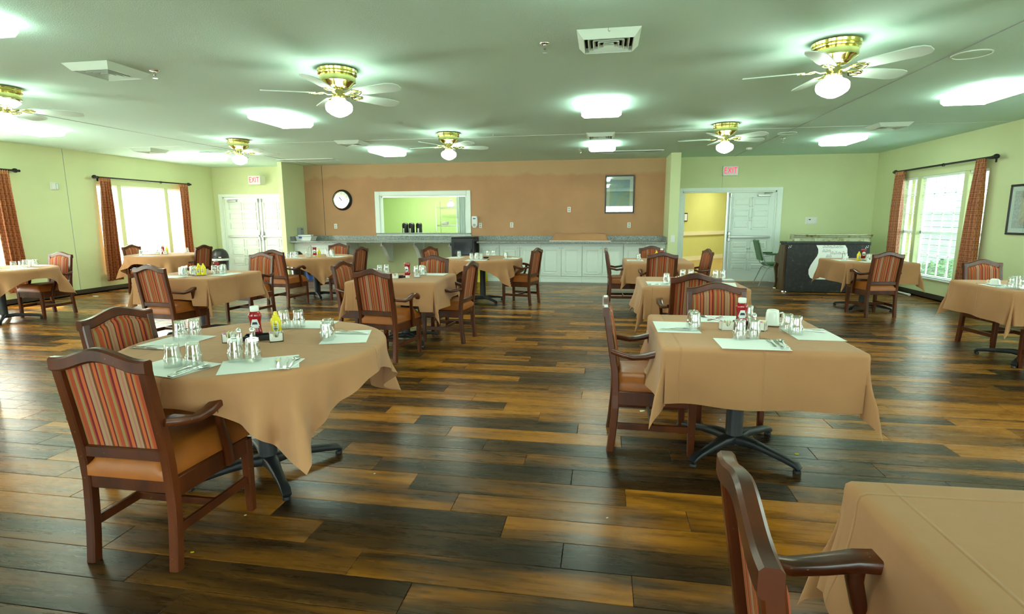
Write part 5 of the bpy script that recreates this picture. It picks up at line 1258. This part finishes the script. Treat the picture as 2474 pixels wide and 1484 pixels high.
# cutlery
CUTL = [('fork', 1, -1.86, 2.09, 6, 'front left'), ('knife', 1, -1.825, 2.085, -6, 'front left'), ('spoon', 1, -1.80, 2.07, -12, 'front left'),
        ('fork', 1, -1.485, 2.24, 32, 'front right'), ('knife', 1, -1.455, 2.255, 28, 'front right'), ('spoon', 1, -1.425, 2.27, 20, 'front right'),
        ('fork', 1, -2.36, 2.47, -62, 'left'), ('knife', 1, -2.37, 2.43, -95, 'left'), ('fork', 1, -1.47, 2.97, 74, 'right'), ('knife', 1, -1.46, 2.93, 96, 'right'),
        ('fork', 2, .895, 3.01, -3, 'front'), ('knife', 2, .925, 3.005, -4, 'front'), ('spoon', 2, .955, 3.0, -6, 'front'),
        ('knife', 2, .455, 3.31, -92, 'left'), ('fork', 2, .455, 3.345, -70, 'left'), ('spoon', 2, .72, 3.74, 32, 'far'), ('knife', 2, .75, 3.73, 140, 'far'),
        ('knife', 2, 1.20, 3.42, 72, 'right'), ('fork', 2, 1.20, 3.45, 84, 'right'), ('spoon', 2, 1.20, 3.385, 80, 'right'),
        ('fork', 5, -4.93, 5.63, -60, 'front left'), ('knife', 5, -4.95, 5.66, -75, 'front left'), ('spoon', 5, -4.60, 6.12, 90, 'right'), ('knife', 5, -4.60, 6.16, 90, 'right'),
        ('spoon', 7, -8.05, 6.42, 60, 'right'), ('spoon', 8, -5.14, 8.70, 0, 'front'), ('fork', 8, -4.72, 9.22, 85, 'right'), ('fork', 9, -1.92, 8.58, -20, 'front'), ('spoon', 9, -1.88, 8.60, -30, 'front'), ('spoon', 9, -1.50, 9.16, 88, 'right'),
        ('knife', 10, .50, 8.70, -85, 'left'), ('fork', 11, .58, 5.62, -70, 'left'), ('knife', 11, .56, 5.60, -95, 'left'),
        ('fork', 13, 3.82, 5.77, -70, 'left'), ('knife', 13, 3.80, 5.80, -95, 'left'), ('spoon', 13, 3.80, 6.12, -80, 'left')]
for kind, k, x, y, rz, w_ in CUTL:
    put(kind, x, y, 'steel %s on the %s side of the %s' % (kind, w_, TN[k]), rz, .0058 if (k, w_) in ((1, 'front right'), (2, 'front')) else .002)
put('napkin', -1.45, 2.26, 'white paper napkin under cutlery on the near round table', 8, .0014)
put('napkin', .925, 3.01, 'white paper napkin under cutlery on the near square table', -4, .0014)
# condiments
put('tray', -1.90, 2.74, 'black condiment tray in the middle of the near round table', 25)
put('ketchup', -1.975, 2.79, 'red ketchup bottle with white cap on the near round table', 25, .0045)
put('mustard', -1.885, 2.85, 'yellow mustard bottle beside the ketchup on the near round table', 25, .0015)
put('caddy', -1.79, 2.70, 'white sweetener holder with packets, right of the black tray', 32)
put('caddy', -2.03, 2.64, 'white sweetener holder left of the shakers on the near round table', 20)
put('shaker', -1.945, 2.60, 'left glass shaker with chrome top on the near round table', 0)
put('shaker', -1.885, 2.63, 'right glass shaker with chrome top on the near round table', 0)
put('ketchup', .855, 3.50, 'red ketchup bottle with white cap on the near square table', 4, .0045)
put('tray', .85, 3.47, 'black condiment tray behind the front tumblers, near square table', 80)
put('caddy', .745, 3.385, 'white sweetener holder with notched rim left of the ketchup', 8)
put('caddy', .95, 3.40, 'white holder with pink packet behind the front tumblers', 60)
put('shaker', .925, 3.475, 'glass shaker behind the ketchup bottle, near square table', 0, .0)
put('saucer', 1.055, 3.56, 'white saucer under the upturned mug on the near square table')
put('mug', 1.055, 3.56, 'white mug upside down on a saucer, near square table', -20, .0055)
put('round_dish', -2.29, 5.95, 'round black dish on the centre square table')['category'] = 'dish'
put('ketchup_inv', -2.205, 5.90, 'upside-down ketchup bottle standing on its cap, centre square table', -5)
put('caddy', -2.34, 5.87, 'white sweetener holder left of the black dish', 10)
put('caddy', -2.12, 5.98, 'white holder right of the upside-down ketchup on the centre table', 12)
tag(MB().lathe([(.016, 0), (.012, .012), (0, .018)], 7).build('candy_wrapper', 'orangep', None, loc=(-2.27, 5.97, TZ+.007)), 'bright orange wrapper in the round black dish', 'wrapper')
put('mug', -5.10, 5.88, 'white mug upside down on the left square table', 160)
put('saucer', -4.83, 5.86, 'white saucer under the two mustard bottles', 0)
put('mustard', -4.86, 5.87, 'left of the two yellow mustard bottles on the left square table', 20, .006)
put('mustard', -4.795, 5.87, 'right of the two yellow mustard bottles on the left square table', 10, .006)
put('ketchup', -4.86, 6.18, 'ketchup bottle behind the two mustard bottles', 20)
put('caddy', -4.95, 6.08, 'white holder with packets left of the mustard bottles', 25)
put('shaker', -5.04, 6.04, 'glass shaker between mug and holder on the left square table', 0)
put('caddy', -5.08, 6.16, 'white holder with pink packets behind the shaker, left square table', 10)
put('ketchup', -8.62, 9.50, 'ketchup bottle on the farthest left round table', 0); put('mustard', -8.54, 9.50, 'mustard bottle on the farthest left round table', 0)
put('caddy', -8.66, 9.40, 'left white holder on the farthest left round table', 30); put('caddy', -8.50, 9.42, 'right white holder on the farthest left round table', 30)
put('mug', -8.33, 6.72, 'white mug among tumblers on the round table at left edge', 200)
put('shaker', -8.22, 6.20, 'dark-topped shaker at the left photo edge', 0)
put('caddy', -5.20, 9.0, 'white holder on the left round table', 15); put('shaker', -5.28, 9.05, 'shaker behind the white holder, left round table', 0)
put('ketchup_inv', -5.10, 9.02, 'upside-down ketchup bottle on the left round table', 20); put('mustard', -5.03, 9.05, 'mustard bottle beside the upside-down ketchup, left round table', 20)
put('round_dish', -1.97, 9.02, 'small black dish on the middle round table')['category'] = 'dish'
put('caddy', -2.08, 9.08, 'white holder on the middle round table', 15)
put('mustard', .86, 9.12, 'mustard bottle on the far right-hand square table', 0); put('ketchup', .94, 9.12, 'ketchup bottle on the far right-hand square table', 0)
put('low_cup', 1.06, 6.20, 'white cup upside down on the second square table', 30); put('napkin_box', 1.30, 5.98, 'gray napkin holder at the right of the second square table', 12)['category'] = 'holder'
put('caddy', .80, 5.92, 'white holder hidden behind the chair back, second square table', 10)
put('sticks', 3.80, 9.33, 'small cup holding pale wooden sticks on the piano-side table')
put('mustard', 3.90, 9.16, 'mustard bottle on the piano-side table', -10); put('ketchup_inv', 3.98, 9.20, 'dark ketchup bottle right of mustard on the piano-side table', -10)
put('caddy', 3.97, 9.05-.08, 'white holder right of mustard on the piano-side table', -10)
put('low_cup', 4.20, 9.30, 'white cup upside down on the piano-side table', 0)
put('saucer', 3.80, 6.0, 'white saucer under a cup on the table at right edge'); put('low_cup', 3.80, 6.0, 'white cup upside down on its saucer, table at right edge', 160, .0055)

# ================================================================== FLOOR LITTER
def scrap(name, x, y, s, m, label, rz=0, L=1.0, h=.3):
    o = MB().prism([(-s*L, -s*.5), (-s*.3, -s*.7), (s*L, -s*.3), (s*.8*L, s*.6), (-s*.2, s*.4), (-s*.9*L, s*.5)], 0, s*h, 'z').build(name, m, None, loc=(x, y, .0005), rz=R(rz)); return tag(o, label, 'litter')
scrap('paper_scrap', .316, 3.98, .016, 'paper', 'white paper scrap on the floor left of the near square table', 20, 1.2)
scrap('paper_scrap', .852, 3.884, .010, 'paper', 'small white scrap under the near square table', 70)
scrap('crumb', 1.193, 3.361, .012, 'yellow', 'yellow crumb on the floor right of the black base')
scrap('crumb', -1.701, 2.204, .006, 'packet', 'pale crumb on the floor beside the front left chair', 40)
scrap('crumb', -1.736, 1.895, .007, 'yellow', 'yellow crumb on the floor behind the front left chair', 10)
scrap('crumb', .048, 2.457, .006, 'packet', 'pale crumb on the open floor right of centre', 30)
scrap('crumb', -1.254, 2.716, .006, 'packet', 'pale crumb beside the near round table base', 30)
scrap('drinking_straw', -9.50, 8.75, .045, 'paper', 'white straw on the floor by the left wall', -20, 1.6, .1)
t = thing('white_pipe', (5.52, 11.1, .02), 'white plastic pipe lying along the right wall baseboard', 'pipe')
MB().tube([(0, -.25, 0), (0, .45, 0)], .018, 12).build('tube', 'plastic', t, 50); MB().lathe([(.018, -.27), (.022, -.27), (.022, -.22), (.018, -.22)], 12, (0, 0, 0), axis='y').build('end_ring', 'plastic', t, 50)
